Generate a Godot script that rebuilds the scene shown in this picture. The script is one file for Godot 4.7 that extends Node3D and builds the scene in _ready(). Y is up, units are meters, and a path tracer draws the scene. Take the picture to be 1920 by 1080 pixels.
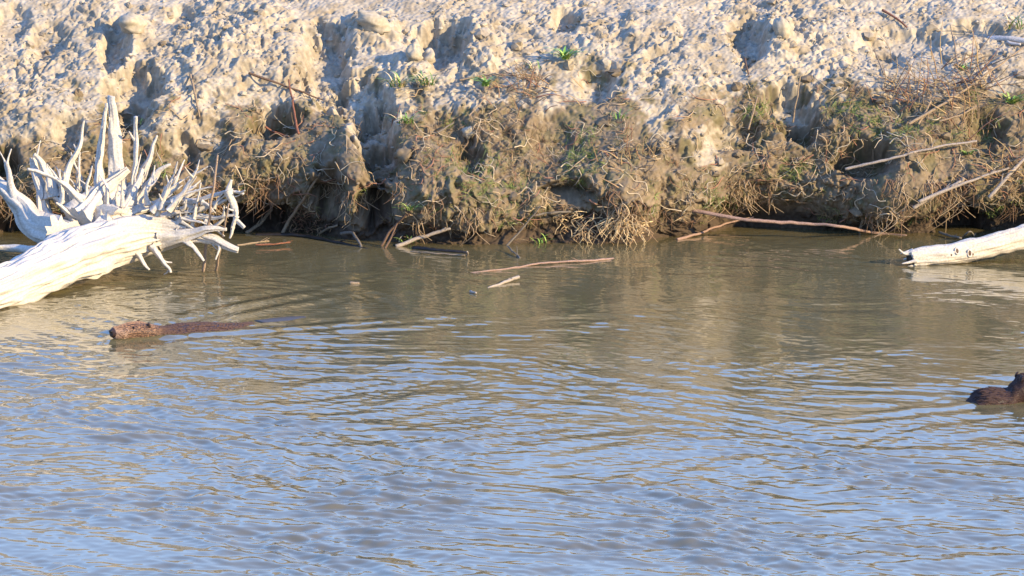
extends Node3D

const WZ := [[-4.334,-0.027],[-3.070,-0.102],[-2.118,-0.178],[-1.643,-0.254],[-1.286,-0.216],[-0.883,0.195],[-0.627,0.305],[-0.188,0.341],[0.314,0.268],[0.659,0.305],[0.956,-0.027],[1.425,-0.369],[1.943,-0.369],[2.380,-0.216],[3.107,-0.350],[4.325,-0.292]]
const PROF := [[0.350,-0.400],[-0.100,-0.160],[-0.200,0.000],[-0.170,0.100],[-0.040,0.200],[0.000,0.320],[-0.080,0.500],[-0.280,0.740],[-0.720,1.060],[-1.250,1.340],[-1.750,1.600],[-2.300,1.820],[-4.200,2.050]]
const DENTS := [[-2.430,2.218,0.087,0.250,-0.100],
	[-2.326,2.354,0.110,0.191,0.070],
	[-2.274,1.816,0.174,0.219,-0.130],
	[-2.120,1.644,0.116,0.224,0.050],
	[-2.295,1.621,0.116,0.177,-0.100],
	[-2.572,1.938,0.145,0.146,0.050],
	[-1.137,2.084,0.145,0.397,-0.120],
	[-0.933,1.772,0.174,0.230,-0.120],
	[-0.830,1.536,0.122,0.242,-0.160],
	[-0.777,1.314,0.116,0.174,-0.160],
	[-0.853,2.396,0.174,0.192,0.090],
	[-0.425,2.277,0.174,0.218,-0.130],
	[-0.195,2.158,0.116,0.325,0.080],
	[-0.616,1.987,0.130,0.168,0.080],
	[-1.500,2.218,0.261,0.386,0.060],
	[-1.711,2.486,0.261,0.300,0.040],
	[-1.411,1.537,0.145,0.133,-0.200],
	[-1.285,1.643,0.116,0.092,0.050],
	[-1.997,1.305,0.122,0.139,-0.100],
	[-3.022,1.241,0.075,0.119,-0.180],
	[-2.794,1.647,0.174,0.266,0.050],
	[-2.945,1.503,0.174,0.161,0.040],
	[-1.081,1.027,0.122,0.183,-0.200],
	[-0.806,0.964,0.122,0.174,-0.220],
	[-1.277,1.148,0.174,0.139,0.060],
	[-0.952,1.272,0.116,0.209,0.070],
	[-0.442,1.220,0.174,0.166,0.080],
	[0.331,1.054,0.159,0.105,-0.170],
	[0.126,1.006,0.087,0.126,0.050],
	[-0.189,1.027,0.203,0.201,0.090],
	[0.000,1.660,0.348,0.255,0.050],
	[0.695,1.184,0.319,0.202,0.080],
	[1.063,1.792,0.203,0.518,0.050],
	[1.438,2.277,0.116,0.229,-0.090],
	[1.641,2.283,0.099,0.218,0.060],
	[1.658,1.688,0.174,0.152,-0.140],
	[1.734,1.504,0.116,0.113,-0.160],
	[1.347,1.435,0.174,0.118,-0.080],
	[2.113,1.244,0.159,0.129,-0.190],
	[2.366,1.322,0.174,0.149,0.060],
	[1.925,1.392,0.116,0.119,0.060],
	[2.336,1.024,0.319,0.181,0.070],
	[2.719,0.757,0.174,0.118,-0.200],
	[2.881,1.089,0.203,0.155,0.080],
	[1.940,0.870,0.174,0.188,0.050],
	[2.421,2.307,0.261,0.131,-0.060],
	[2.854,2.396,0.203,0.107,-0.070],
	[2.212,2.133,0.203,0.139,-0.050],
	[1.972,2.457,0.261,0.180,0.040],
	[0.619,2.189,0.261,0.274,0.040],
	[0.852,2.366,0.174,0.236,0.040],
	[0.516,1.867,0.116,0.159,-0.070],
	[0.329,2.486,0.087,0.132,-0.080],
	[-1.797,1.962,0.203,0.277,0.060],
	[-1.824,1.361,0.145,0.224,-0.070],
	[-1.599,1.213,0.174,0.160,0.070],
	[-1.548,0.830,0.203,0.126,-0.160],
	[-2.297,1.152,0.174,0.224,-0.050],
	[-0.382,1.465,0.145,0.147,-0.060],
	[-0.253,1.321,0.087,0.139,-0.100],
	[0.942,1.449,0.145,0.152,0.060],
	[0.254,1.445,0.145,0.166,-0.070],
	[2.855,1.475,0.116,0.162,-0.120],
	[2.569,1.595,0.232,0.176,0.040],
	[-2.896,0.762,0.203,0.154,-0.160],
	[-2.655,1.444,0.087,0.117,-0.070],
	[-2.846,2.307,0.116,0.177,-0.060],
	[-3.093,2.486,0.116,0.181,-0.050],
	[-2.044,2.547,0.087,0.121,-0.050]]
const TRUNK := [[Vector3(-3.434,0.003,4.000),0.095],[Vector3(-3.022,0.040,2.950),0.105],[Vector3(-2.754,0.086,2.400),0.115],[Vector3(-2.625,0.123,2.150),0.122],[Vector3(-2.507,0.155,1.900),0.130],[Vector3(-2.398,0.182,1.680),0.138],[Vector3(-2.284,0.203,1.480),0.138],[Vector3(-2.176,0.216,1.360),0.128],[Vector3(-2.076,0.222,1.300),0.110],[Vector3(-1.972,0.230,1.290),0.086],[Vector3(-1.864,0.234,1.320),0.060],[Vector3(-1.756,0.225,1.360),0.036],[Vector3(-1.663,0.206,1.400),0.020]]
const ROOTS := [[[Vector3(-2.524,0.269,1.600),Vector3(-2.639,0.290,1.500),Vector3(-2.721,0.375,1.420),Vector3(-2.810,0.458,1.360),Vector3(-2.942,0.553,1.300),Vector3(-3.068,0.589,1.250)],0.085,0.030],
	[[Vector3(-2.736,0.388,1.420),Vector3(-2.805,0.505,1.400),Vector3(-2.827,0.596,1.400),Vector3(-2.832,0.650,1.400)],0.030,0.009],
	[[Vector3(-2.460,0.284,1.500),Vector3(-2.601,0.334,1.380),Vector3(-2.649,0.468,1.300),Vector3(-2.688,0.590,1.260),Vector3(-2.703,0.661,1.250)],0.075,0.024],
	[[Vector3(-2.580,0.436,1.330),Vector3(-2.606,0.553,1.300),Vector3(-2.658,0.643,1.300),Vector3(-2.687,0.680,1.300)],0.040,0.010],
	[[Vector3(-2.379,0.376,1.400),Vector3(-2.429,0.436,1.400),Vector3(-2.515,0.529,1.420),Vector3(-2.619,0.589,1.440),Vector3(-2.707,0.617,1.450)],0.026,0.010],
	[[Vector3(-2.420,0.307,1.450),Vector3(-2.495,0.379,1.380),Vector3(-2.510,0.527,1.360),Vector3(-2.474,0.639,1.340),Vector3(-2.428,0.732,1.330),Vector3(-2.403,0.869,1.320)],0.045,0.006],
	[[Vector3(-2.405,0.362,1.300),Vector3(-2.437,0.449,1.270),Vector3(-2.440,0.567,1.250),Vector3(-2.432,0.689,1.250)],0.014,0.005],
	[[Vector3(-2.369,0.369,1.350),Vector3(-2.392,0.475,1.350),Vector3(-2.359,0.620,1.350)],0.014,0.005],
	[[Vector3(-2.315,0.347,1.300),Vector3(-2.330,0.505,1.240),Vector3(-2.332,0.631,1.200),Vector3(-2.304,0.816,1.180),Vector3(-2.291,0.961,1.170)],0.045,0.009],
	[[Vector3(-2.214,0.370,1.250),Vector3(-2.239,0.567,1.180),Vector3(-2.248,0.758,1.150),Vector3(-2.264,0.993,1.130)],0.042,0.018],
	[[Vector3(-2.142,0.351,1.220),Vector3(-2.138,0.524,1.200),Vector3(-2.125,0.692,1.180),Vector3(-2.124,0.882,1.170)],0.036,0.020],
	[[Vector3(-2.128,0.363,1.200),Vector3(-2.103,0.495,1.160),Vector3(-2.060,0.635,1.140),Vector3(-2.014,0.768,1.130)],0.036,0.006],
	[[Vector3(-2.157,0.335,1.220),Vector3(-2.106,0.418,1.200),Vector3(-2.022,0.537,1.180),Vector3(-1.979,0.586,1.180),Vector3(-1.931,0.607,1.180)],0.040,0.006],
	[[Vector3(-2.303,0.363,1.420),Vector3(-2.203,0.344,1.280),Vector3(-2.056,0.372,1.200),Vector3(-1.809,0.416,1.300),Vector3(-1.616,0.476,1.380),Vector3(-1.500,0.475,1.420)],0.080,0.010],
	[[Vector3(-1.591,0.481,1.400),Vector3(-1.572,0.548,1.400)],0.020,0.008],
	[[Vector3(-1.591,0.493,1.400),Vector3(-1.553,0.376,1.400),Vector3(-1.545,0.324,1.400),Vector3(-1.499,0.282,1.420)],0.026,0.012],
	[[Vector3(-1.545,0.345,1.400),Vector3(-1.569,0.285,1.400),Vector3(-1.588,0.221,1.400)],0.020,0.006],
	[[Vector3(-2.021,0.381,1.220),Vector3(-1.933,0.446,1.250),Vector3(-1.886,0.487,1.260)],0.022,0.010],
	[[Vector3(-1.896,0.403,1.270),Vector3(-1.834,0.441,1.280),Vector3(-1.780,0.480,1.280)],0.018,0.007],
	[[Vector3(-1.848,0.413,1.300),Vector3(-1.772,0.374,1.320),Vector3(-1.680,0.407,1.340),Vector3(-1.604,0.426,1.350)],0.020,0.009],
	[[Vector3(-2.331,0.247,1.450),Vector3(-2.208,0.231,1.340),Vector3(-2.040,0.213,1.300),Vector3(-1.869,0.255,1.320),Vector3(-1.709,0.219,1.380),Vector3(-1.538,0.158,1.440)],0.080,0.012],
	[[Vector3(-1.924,0.252,1.320),Vector3(-1.833,0.325,1.320),Vector3(-1.694,0.331,1.360),Vector3(-1.556,0.349,1.400)],0.035,0.014],
	[[Vector3(-1.908,0.229,1.330),Vector3(-1.829,0.200,1.380),Vector3(-1.773,0.152,1.420),Vector3(-1.727,0.094,1.440)],0.026,0.008],
	[[Vector3(-1.694,0.219,1.380),Vector3(-1.641,0.176,1.420),Vector3(-1.661,0.106,1.440)],0.014,0.005],
	[[Vector3(-2.128,0.149,1.400),Vector3(-2.076,0.096,1.450),Vector3(-2.033,0.049,1.480)],0.020,0.008],
	[[Vector3(-2.025,0.170,1.380),Vector3(-1.963,0.106,1.440),Vector3(-1.917,0.035,1.470)],0.022,0.008],
	[[Vector3(-1.919,0.249,1.300),Vector3(-1.882,0.331,1.300),Vector3(-1.845,0.395,1.300)],0.016,0.008],
	[[Vector3(-1.801,0.278,1.350),Vector3(-1.775,0.399,1.350),Vector3(-1.746,0.527,1.360)],0.014,0.005],
	[[Vector3(-2.420,0.307,1.450),Vector3(-2.363,0.399,1.350),Vector3(-2.293,0.487,1.260),Vector3(-2.171,0.588,1.220)],0.080,0.016],
	[[Vector3(-2.238,0.319,1.320),Vector3(-2.162,0.425,1.250),Vector3(-2.115,0.518,1.220),Vector3(-2.092,0.588,1.200)],0.075,0.016],
	[[Vector3(-2.285,0.347,1.300),Vector3(-2.216,0.442,1.220),Vector3(-2.146,0.484,1.150)],0.070,0.030],
	[[Vector3(-2.449,0.352,1.450),Vector3(-2.508,0.399,1.500),Vector3(-2.539,0.440,1.540)],0.020,0.006],
	[[Vector3(-2.190,0.279,1.360),Vector3(-2.015,0.301,1.300),Vector3(-1.894,0.353,1.300),Vector3(-1.764,0.358,1.340)],0.060,0.012],
	[[Vector3(-1.983,0.214,1.330),Vector3(-1.829,0.237,1.380),Vector3(-1.691,0.279,1.420),Vector3(-1.599,0.270,1.440)],0.045,0.008],
	[[Vector3(-2.567,0.201,1.750),Vector3(-2.679,0.192,1.650),Vector3(-2.792,0.194,1.600),Vector3(-2.911,0.197,1.600)],0.030,0.018],
	[[Vector3(-2.403,0.406,1.257),Vector3(-2.444,0.456,1.267),Vector3(-2.466,0.509,1.307)],0.022,0.003],
	[[Vector3(-2.049,0.398,1.295),Vector3(-2.062,0.468,1.305),Vector3(-2.013,0.531,1.261)],0.023,0.003],
	[[Vector3(-2.001,0.346,1.366),Vector3(-1.966,0.430,1.376),Vector3(-1.950,0.515,1.394)],0.022,0.003],
	[[Vector3(-1.971,0.415,1.314),Vector3(-1.919,0.488,1.324),Vector3(-1.814,0.559,1.310)],0.013,0.003],
	[[Vector3(-1.938,0.330,1.298),Vector3(-1.853,0.460,1.308),Vector3(-1.779,0.593,1.344)],0.022,0.003],
	[[Vector3(-2.217,0.380,1.312),Vector3(-2.229,0.452,1.322),Vector3(-2.206,0.525,1.349)],0.013,0.003],
	[[Vector3(-2.533,0.346,1.226),Vector3(-2.595,0.436,1.236),Vector3(-2.626,0.532,1.285)],0.014,0.003],
	[[Vector3(-2.279,0.404,1.321),Vector3(-2.279,0.493,1.331),Vector3(-2.324,0.577,1.299)],0.019,0.003],
	[[Vector3(-1.968,0.394,1.167),Vector3(-1.901,0.518,1.177),Vector3(-1.858,0.636,1.135)],0.016,0.003],
	[[Vector3(-2.452,0.355,1.162),Vector3(-2.436,0.503,1.172),Vector3(-2.496,0.651,1.190)],0.024,0.003],
	[[Vector3(-2.530,0.407,1.411),Vector3(-2.521,0.499,1.421),Vector3(-2.587,0.591,1.425)],0.022,0.003],
	[[Vector3(-2.364,0.398,1.270),Vector3(-2.372,0.478,1.280),Vector3(-2.463,0.553,1.250)],0.012,0.003],
	[[Vector3(-2.518,0.413,1.362),Vector3(-2.603,0.478,1.372),Vector3(-2.616,0.548,1.419)],0.017,0.003],
	[[Vector3(-2.431,0.398,1.165),Vector3(-2.534,0.498,1.175),Vector3(-2.587,0.589,1.110)],0.018,0.003],
	[[Vector3(-2.403,0.300,1.183),Vector3(-2.440,0.433,1.193),Vector3(-2.456,0.572,1.242)],0.018,0.003],
	[[Vector3(-2.410,0.360,1.160),Vector3(-2.402,0.436,1.170),Vector3(-2.458,0.514,1.200)],0.018,0.003],
	[[Vector3(-2.543,0.384,1.215),Vector3(-2.569,0.435,1.225),Vector3(-2.665,0.478,1.172)],0.013,0.003],
	[[Vector3(-1.931,0.379,1.417),Vector3(-1.830,0.500,1.427),Vector3(-1.753,0.622,1.452)],0.021,0.003],
	[[Vector3(-2.237,0.400,1.207),Vector3(-2.131,0.534,1.217),Vector3(-2.102,0.664,1.187)],0.020,0.003],
	[[Vector3(-2.020,0.364,1.370),Vector3(-1.937,0.468,1.380),Vector3(-1.890,0.566,1.342)],0.023,0.003],
	[[Vector3(-1.912,0.430,1.412),Vector3(-1.834,0.472,1.422),Vector3(-1.677,0.518,1.460)],0.014,0.003],
	[[Vector3(-1.926,0.333,1.166),Vector3(-1.865,0.443,1.176),Vector3(-1.815,0.554,1.196)],0.023,0.003],
	[[Vector3(-2.399,0.436,1.399),Vector3(-2.532,0.538,1.409),Vector3(-2.598,0.643,1.436)],0.021,0.003],
	[[Vector3(-1.967,0.376,1.387),Vector3(-1.936,0.494,1.397),Vector3(-1.874,0.614,1.434)],0.021,0.003],
	[[Vector3(-2.257,0.347,1.157),Vector3(-2.302,0.455,1.167),Vector3(-2.341,0.567,1.201)],0.019,0.003],
	[[Vector3(-2.457,0.392,1.357),Vector3(-2.448,0.443,1.367),Vector3(-2.493,0.496,1.397)],0.013,0.003],
	[[Vector3(-2.189,0.391,1.363),Vector3(-2.190,0.470,1.373),Vector3(-2.185,0.553,1.419)],0.013,0.003],
	[[Vector3(-2.470,0.369,1.389),Vector3(-2.480,0.459,1.399),Vector3(-2.549,0.551,1.422)],0.013,0.003],
	[[Vector3(-1.978,0.392,1.232),Vector3(-1.869,0.447,1.242),Vector3(-1.816,0.494,1.192)],0.022,0.003],
	[[Vector3(-2.439,0.404,1.283),Vector3(-2.459,0.501,1.293),Vector3(-2.545,0.598,1.309)],0.012,0.003],
	[[Vector3(-1.862,0.328,1.360),Vector3(-1.807,0.317,1.380),Vector3(-1.752,0.304,1.400)],0.010,0.003],
	[[Vector3(-1.888,0.265,1.360),Vector3(-1.841,0.233,1.380),Vector3(-1.794,0.237,1.400)],0.014,0.003],
	[[Vector3(-1.726,0.314,1.360),Vector3(-1.687,0.291,1.380),Vector3(-1.649,0.264,1.400)],0.015,0.003],
	[[Vector3(-1.866,0.261,1.360),Vector3(-1.793,0.261,1.380),Vector3(-1.720,0.258,1.400)],0.011,0.003],
	[[Vector3(-1.690,0.365,1.360),Vector3(-1.645,0.432,1.380),Vector3(-1.600,0.468,1.400)],0.011,0.003],
	[[Vector3(-1.675,0.403,1.360),Vector3(-1.602,0.433,1.380),Vector3(-1.529,0.468,1.400)],0.012,0.003],
	[[Vector3(-1.745,0.420,1.360),Vector3(-1.704,0.403,1.380),Vector3(-1.664,0.361,1.400)],0.014,0.003],
	[[Vector3(-1.856,0.378,1.360),Vector3(-1.839,0.392,1.380),Vector3(-1.822,0.438,1.400)],0.015,0.003],
	[[Vector3(-1.680,0.274,1.360),Vector3(-1.622,0.331,1.380),Vector3(-1.564,0.395,1.400)],0.013,0.003],
	[[Vector3(-1.765,0.247,1.360),Vector3(-1.712,0.216,1.380),Vector3(-1.660,0.157,1.400)],0.014,0.003],
	[[Vector3(-1.727,0.286,1.360),Vector3(-1.670,0.267,1.380),Vector3(-1.614,0.234,1.400)],0.016,0.003],
	[[Vector3(-1.827,0.316,1.360),Vector3(-1.751,0.308,1.380),Vector3(-1.675,0.286,1.400)],0.011,0.003],
	[[Vector3(-1.857,0.311,1.360),Vector3(-1.788,0.270,1.380),Vector3(-1.720,0.222,1.400)],0.012,0.003],
	[[Vector3(-1.672,0.381,1.360),Vector3(-1.646,0.441,1.380),Vector3(-1.619,0.478,1.400)],0.013,0.003]]
const LOG := [[Vector3(2.287,0.034,0.960),0.052],[Vector3(2.311,0.039,0.955),0.056],[Vector3(2.448,0.054,0.930),0.058],[Vector3(2.574,0.065,0.900),0.058],[Vector3(2.700,0.085,0.870),0.058],[Vector3(2.826,0.114,0.830),0.062],[Vector3(2.937,0.137,0.800),0.067],[Vector3(3.149,0.188,0.700),0.072],[Vector3(3.547,0.282,0.500),0.075],[Vector3(4.226,0.441,0.150),0.078]]
const STICKS := [["branch","long pinkish branch lying along the waterline below the right half of the bank","branch","pink",0.0120,0.0070,[Vector3(1.048,0.174,-0.120),Vector3(1.244,0.141,-0.080),Vector3(1.467,0.112,-0.060),Vector3(1.787,0.090,-0.080),Vector3(1.977,0.073,-0.060),Vector3(2.188,0.010,-0.274),Vector3(2.375,-0.000,-0.209)]],
	["branch","thin pale branch dipping into the water right of the straw clump","branch","pink",0.0090,0.0050,[Vector3(0.987,0.005,-0.019),Vector3(1.123,0.015,-0.195),[1.296,0.709,0.050],[1.446,0.733,0.060]]],
	["branch","long thin reddish branch half sunk in the water below the straw clump","branch","pink",0.0070,0.0040,[Vector3(0.588,-0.004,0.689),Vector3(0.477,0.004,0.804),Vector3(0.307,0.007,0.885),Vector3(0.153,0.005,0.954),Vector3(-0.030,0.001,1.109),Vector3(-0.212,-0.003,1.222),Vector3(-0.302,-0.008,1.269)]],
	["stick","short pale stick floating in open water below the long sunken branch","stick","pale",0.0100,0.0060,[Vector3(0.036,0.012,1.496),Vector3(-0.044,0.010,1.676),Vector3(-0.133,-0.004,1.795)]],
	["stick","pale straight stick leaning from the water edge against the shaggy bank","stick","pale",0.0130,0.0090,[Vector3(-0.687,0.000,0.230),[-0.539,0.750,0.050],[-0.361,0.839,0.060]]],
	["twig","thin grey twig slanting up from the water before the shadowed hollow","twig","grey",0.0070,0.0040,[Vector3(-0.032,-0.000,0.208),[0.063,0.783,0.060],[0.167,0.981,0.050]]],
	["twig","bent kneed twig standing in water at foot of the slanting grey twig","twig","grey",0.0050,0.0040,[Vector3(0.028,-0.010,0.587),Vector3(0.025,0.030,0.686),Vector3(-0.025,0.020,0.387)]],
	["stick","long bowed tan stick leaning on the bank right of the root wad","stick","tan",0.0110,0.0060,[Vector3(-1.385,0.000,-0.299),[-1.336,0.790,0.050],[-1.265,0.972,0.060],[-1.146,1.078,0.050]]],
	["stick","short tan stick lying at the water edge right of the root wad tips","stick","tan",0.0120,0.0080,[Vector3(-1.606,0.000,-0.321),[-1.528,0.714,0.050],[-1.454,0.755,0.060]]],
	["stick","short pale stick at the waterline below the bowed tan stick","stick","tan",0.0070,0.0060,[Vector3(-1.158,0.005,-0.264),[-1.104,0.734,0.050],[-1.044,0.757,0.050]]],
	["root_hoop","dark arched root hooping over the water left of the grey hollow","root","grey",0.0100,0.0080,[[-1.025,0.714,0.050],[-0.958,0.724,0.090],Vector3(-0.908,0.030,0.217),Vector3(-0.881,-0.010,0.291)]],
	["stem","brown forked stem rising from the water beside the hollow under the bank","stem","brown",0.0090,0.0060,[Vector3(-0.772,0.000,0.230),[-0.743,0.777,0.060],[-0.670,0.932,0.060],[-0.606,0.960,0.050]]],
	["stem","second brown stem close against the forked stem beside the hollow","stem","brown",0.0070,0.0040,[Vector3(-0.748,0.000,0.316),[-0.704,0.795,0.080],[-0.648,0.916,0.060]]],
	["branch","black waterlogged branch lying flat in the water under the pale leaning stick","branch","dark",0.0160,0.0100,[Vector3(-0.581,0.000,0.316),Vector3(-0.406,0.006,0.441),Vector3(-0.256,0.000,0.507)]],
	["stick","thin wet stick parallel to the black waterlogged branch","stick","tan",0.0050,0.0040,[Vector3(-0.593,0.002,0.478),Vector3(-0.404,0.004,0.597),Vector3(-0.273,0.002,0.625)]],
	["twig","stub of twig poking out of the water at the end of the black branch","twig","pale",0.0060,0.0050,[Vector3(-0.258,-0.010,0.566),Vector3(-0.260,0.035,0.678)]],
	["branch","dark sunken branch along the waterline left of the dark arched root","branch","dark",0.0140,0.0080,[Vector3(-1.542,0.000,-0.231),Vector3(-1.281,0.012,-0.149),Vector3(-1.013,0.004,0.127),Vector3(-0.848,-0.004,0.332)]],
	["twig","reddish floating twig in the shallows right of the root wad","twig","red",0.0060,0.0040,[Vector3(-1.513,0.000,0.230),Vector3(-1.416,0.006,0.270),Vector3(-1.312,0.002,0.157)]],
	["twig","thin curved twig in the shallows above the reddish floating twig","twig","tan",0.0060,0.0040,[Vector3(-1.627,0.000,0.187),Vector3(-1.524,0.012,0.051),Vector3(-1.447,0.002,0.026)]],
	["stick","long straight whitish stick sloping across the bank at right","stick","pale",0.0090,0.0060,[[1.996,1.144,0.050],[2.239,1.220,0.070],[2.495,1.313,0.080],[2.781,1.388,0.050]]],
	["stick","upper stick of the crossed pair above the white log","stick","pale",0.0120,0.0060,[[2.427,0.998,0.050],[2.622,1.090,0.070],[2.816,1.142,0.080],[2.978,1.167,0.050]]],
	["stick","lower thicker stick of the pair above the white log","stick","pale",0.0130,0.0080,[[2.397,0.965,0.050],[2.560,1.046,0.070],[2.686,1.095,0.070]]],
	["stick","short stub of wood by the upper end of the stick pair","stick","pale",0.0120,0.0120,[[2.675,1.066,0.080],[2.696,1.116,0.090]]],
	["stick","thick grey stick slanting up at the right edge of the picture","stick","pale",0.0120,0.0100,[[2.856,0.997,0.050],[2.946,1.112,0.080],[3.092,1.269,0.070]]],
	["stalk","long straight dry stalk leaning through the dead weeds at upper right","stalk","tan",0.0090,0.0050,[[2.372,1.487,0.050],[2.666,1.602,0.080],[2.873,1.840,0.100],[3.144,2.177,0.080]]],
	["driftwood_piece","white weathered board end at the upper right edge","driftwood","white",0.0180,0.0180,[[2.924,2.366,0.050],[3.040,2.283,0.060],[3.196,2.212,0.050]]],
	["driftwood_piece","smaller white driftwood sliver under the weathered board end","driftwood","white",0.0110,0.0080,[[3.029,2.235,0.040],[3.103,2.194,0.050]]],
	["stalk","pale stalk slanting below the dead weeds at right","stalk","tan",0.0070,0.0050,[[2.436,1.487,0.050],[2.523,1.643,0.080],[2.551,1.751,0.060]]],
	["twig","thin bent twig above the long whitish stick at right","twig","tan",0.0060,0.0040,[[2.565,1.493,0.050],[2.695,1.508,0.070],[2.797,1.641,0.060]]],
	["twig","red-brown upright twig rising beside the dark cave in the bank","twig","red",0.0080,0.0050,[[-1.280,1.408,0.050],[-1.306,1.557,0.070],[-1.327,1.741,0.060],[-1.354,1.890,0.050]]],
	["twig","dark twig lying level across the pale bank over the dark cave","twig","brown",0.0080,0.0040,[[-1.590,1.899,0.040],[-1.420,1.855,0.060],[-1.145,1.832,0.040]]],
	["twig","thin reddish twig reaching over the dark cave mouth","twig","red",0.0070,0.0040,[[-1.484,1.609,0.050],[-1.396,1.557,0.080],[-1.321,1.506,0.050]]],
	["rootlet","pale root stem hanging down the bank above the root wad tips","root","tan",0.0080,0.0050,[[-1.945,1.890,0.040],[-1.911,1.692,0.060],[-1.880,1.549,0.050]]],
	["twig","thin twig lying across the grassy middle of the bank","twig","tan",0.0060,0.0040,[[-0.317,1.890,0.050],[-0.194,1.947,0.070],[-0.097,1.976,0.060],[0.146,1.928,0.050]]],
	["twig","small grey twig angled below the grassy middle of the bank","twig","grey",0.0060,0.0040,[[-0.445,1.473,0.050],[-0.351,1.546,0.070]]],
	["stalk","slender stalk bent over the green tufts in the middle of the bank","stalk","tan",0.0050,0.0030,[[-0.255,1.558,0.040],[-0.176,1.660,0.070],[-0.112,1.752,0.060]]],
	["stalk","pale stalk at the foot of the smooth clay chute","stalk","tan",0.0060,0.0040,[[1.426,1.504,0.040],[1.460,1.614,0.060],[1.486,1.739,0.050]]],
	["rootlet","dark slit-like root on the smooth clay face at upper right","root","brown",0.0080,0.0040,[[1.423,2.158,0.030],[1.425,1.987,0.045],[1.443,1.849,0.030]]],
	["stalk","thin pale stalk right of the smooth clay chute","stalk","tan",0.0060,0.0040,[[1.699,1.663,0.040],[1.723,1.814,0.070],[1.746,1.928,0.050]]],
	["twig","reddish twig on the crest above the weeds at top right","twig","red",0.0090,0.0050,[[2.296,2.618,0.040],[2.407,2.547,0.060],[2.432,2.457,0.050]]],
	["stalk","thin upright stem left of the dead weeds at upper right","stalk","tan",0.0060,0.0030,[[2.258,1.938,0.040],[2.243,2.108,0.080],[2.220,2.247,0.070]]],
	["stalk","taller upright stem among the dead weeds at upper right","stalk","tan",0.0070,0.0030,[[2.708,1.987,0.040],[2.701,2.218,0.090],[2.687,2.438,0.090]]],
	["stick","stick lying across the straw at the water edge by the small hollow","stick","grey",0.0080,0.0060,[[0.126,0.897,0.060],[0.253,0.882,0.080],[0.348,0.893,0.060]]],
	["stake","left of the two thin stakes standing in water before the root wad","stake","stake",0.0090,0.0060,[Vector3(-1.746,-0.030,1.167),Vector3(-1.694,0.284,1.500),Vector3(-1.661,0.514,1.420),Vector3(-1.643,0.657,1.360)]],
	["stake","right shorter stake standing in water before the root wad","stake","stake",0.0080,0.0050,[Vector3(-1.684,-0.030,1.107),Vector3(-1.610,0.254,1.500),Vector3(-1.582,0.413,1.450)]],
	["stick","short grey stick floating in front of the black hollow behind the white log","stick","grey",0.0080,0.0070,[Vector3(2.571,0.012,-0.238),Vector3(2.628,0.020,-0.027),Vector3(2.686,0.000,-0.054)]],
	["root_hoop","small hooped root over the water behind the white log","root","grey",0.0060,0.0050,[Vector3(2.697,-0.010,-0.122),Vector3(2.708,0.050,0.025),Vector3(2.739,0.060,0.027),Vector3(2.776,-0.010,-0.122)]],
	["root_hoop","thin root curving down to the water above the branch end","root","grey",0.0070,0.0040,[[2.351,0.848,0.060],[2.352,0.769,0.100],Vector3(2.289,0.010,-0.320)]],
	["root_hoop","inverted v root prop left of the thin curving root","root","grey",0.0080,0.0050,[Vector3(2.104,0.000,-0.344),[2.125,0.815,0.080],Vector3(2.182,0.000,-0.344)]],
	["leaf_curl","tiny tan leaf curl floating on open water right of the beaver","leaf","tan",0.0100,0.0060,[Vector3(-0.902,0.002,1.644),Vector3(-0.873,0.006,1.650),Vector3(-0.849,0.002,1.644)]],
	["wood_chip","tiny pale chip floating left of the short floating stick","wood chip","pale",0.0080,0.0050,[Vector3(-0.228,0.002,1.946),Vector3(-0.210,0.006,2.008),Vector3(-0.196,0.002,2.001)]]]
const GREENS := [["leafy_weed","bright green bushy weed high on the pale clay slope","weed",0.331,2.073,34,0.130,0.012,"weed"],
	["leafy_weed","small dark green weed in the grassy middle of the bank","weed",-0.161,1.789,22,0.100,0.010,"weed"],
	["grass_tuft","green grass tuft beside the shaded gully","grass",-0.692,1.788,50,0.140,0.006,"grass"],
	["grass_tuft","yellowish grass tuft right of the shaded gully tuft","grass",-0.515,1.806,44,0.130,0.006,"grass"],
	["grass_tuft","sparse grass tuft at the lower end of the shaded gully","grass",-0.631,1.501,34,0.110,0.006,"grass"],
	["grass_tuft","short grass tuft under the green bushy weed","grass",0.146,1.996,12,0.080,0.005,"grass"],
	["grass_tuft","lone green blades above the root wad spikes","grass",-2.239,1.704,4,0.100,0.006,"grass"],
	["leafy_weed","green leafy weed at the right edge below the stalk","weed",3.013,1.690,20,0.100,0.012,"weed"],
	["grass_tuft","tall pale green grass tuft at the top right edge","grass",3.084,2.396,26,0.200,0.007,"grass"],
	["leafy_weed","green sprig among the dead weeds at upper right","weed",2.727,1.976,12,0.080,0.012,"weed"],
	["grass_tuft","small green tuft at the water edge left of the straw","grass",0.159,0.686,14,0.090,0.005,"grass"],
	["grass_tuft","yellow green tuft at the foot of the pale leaning stick","grass",-0.634,0.698,14,0.060,0.006,"grass"],
	["grass_tuft","faint green tuft on the shaggy bank above the leaning stick","grass",-0.615,0.997,16,0.080,0.006,"grass"],
	["leafy_weed","small green sprig near the end of the whitish stick","weed",2.736,1.281,12,0.070,0.012,"weed"],
	["grass_tuft","green tuft at the far right below the slanting grey stick","grass",3.060,1.086,14,0.080,0.006,"grass"],
	["grass_tuft","thin green tuft under the crest right of the centre","grass",0.654,1.575,14,0.090,0.005,"grass"]]
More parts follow.
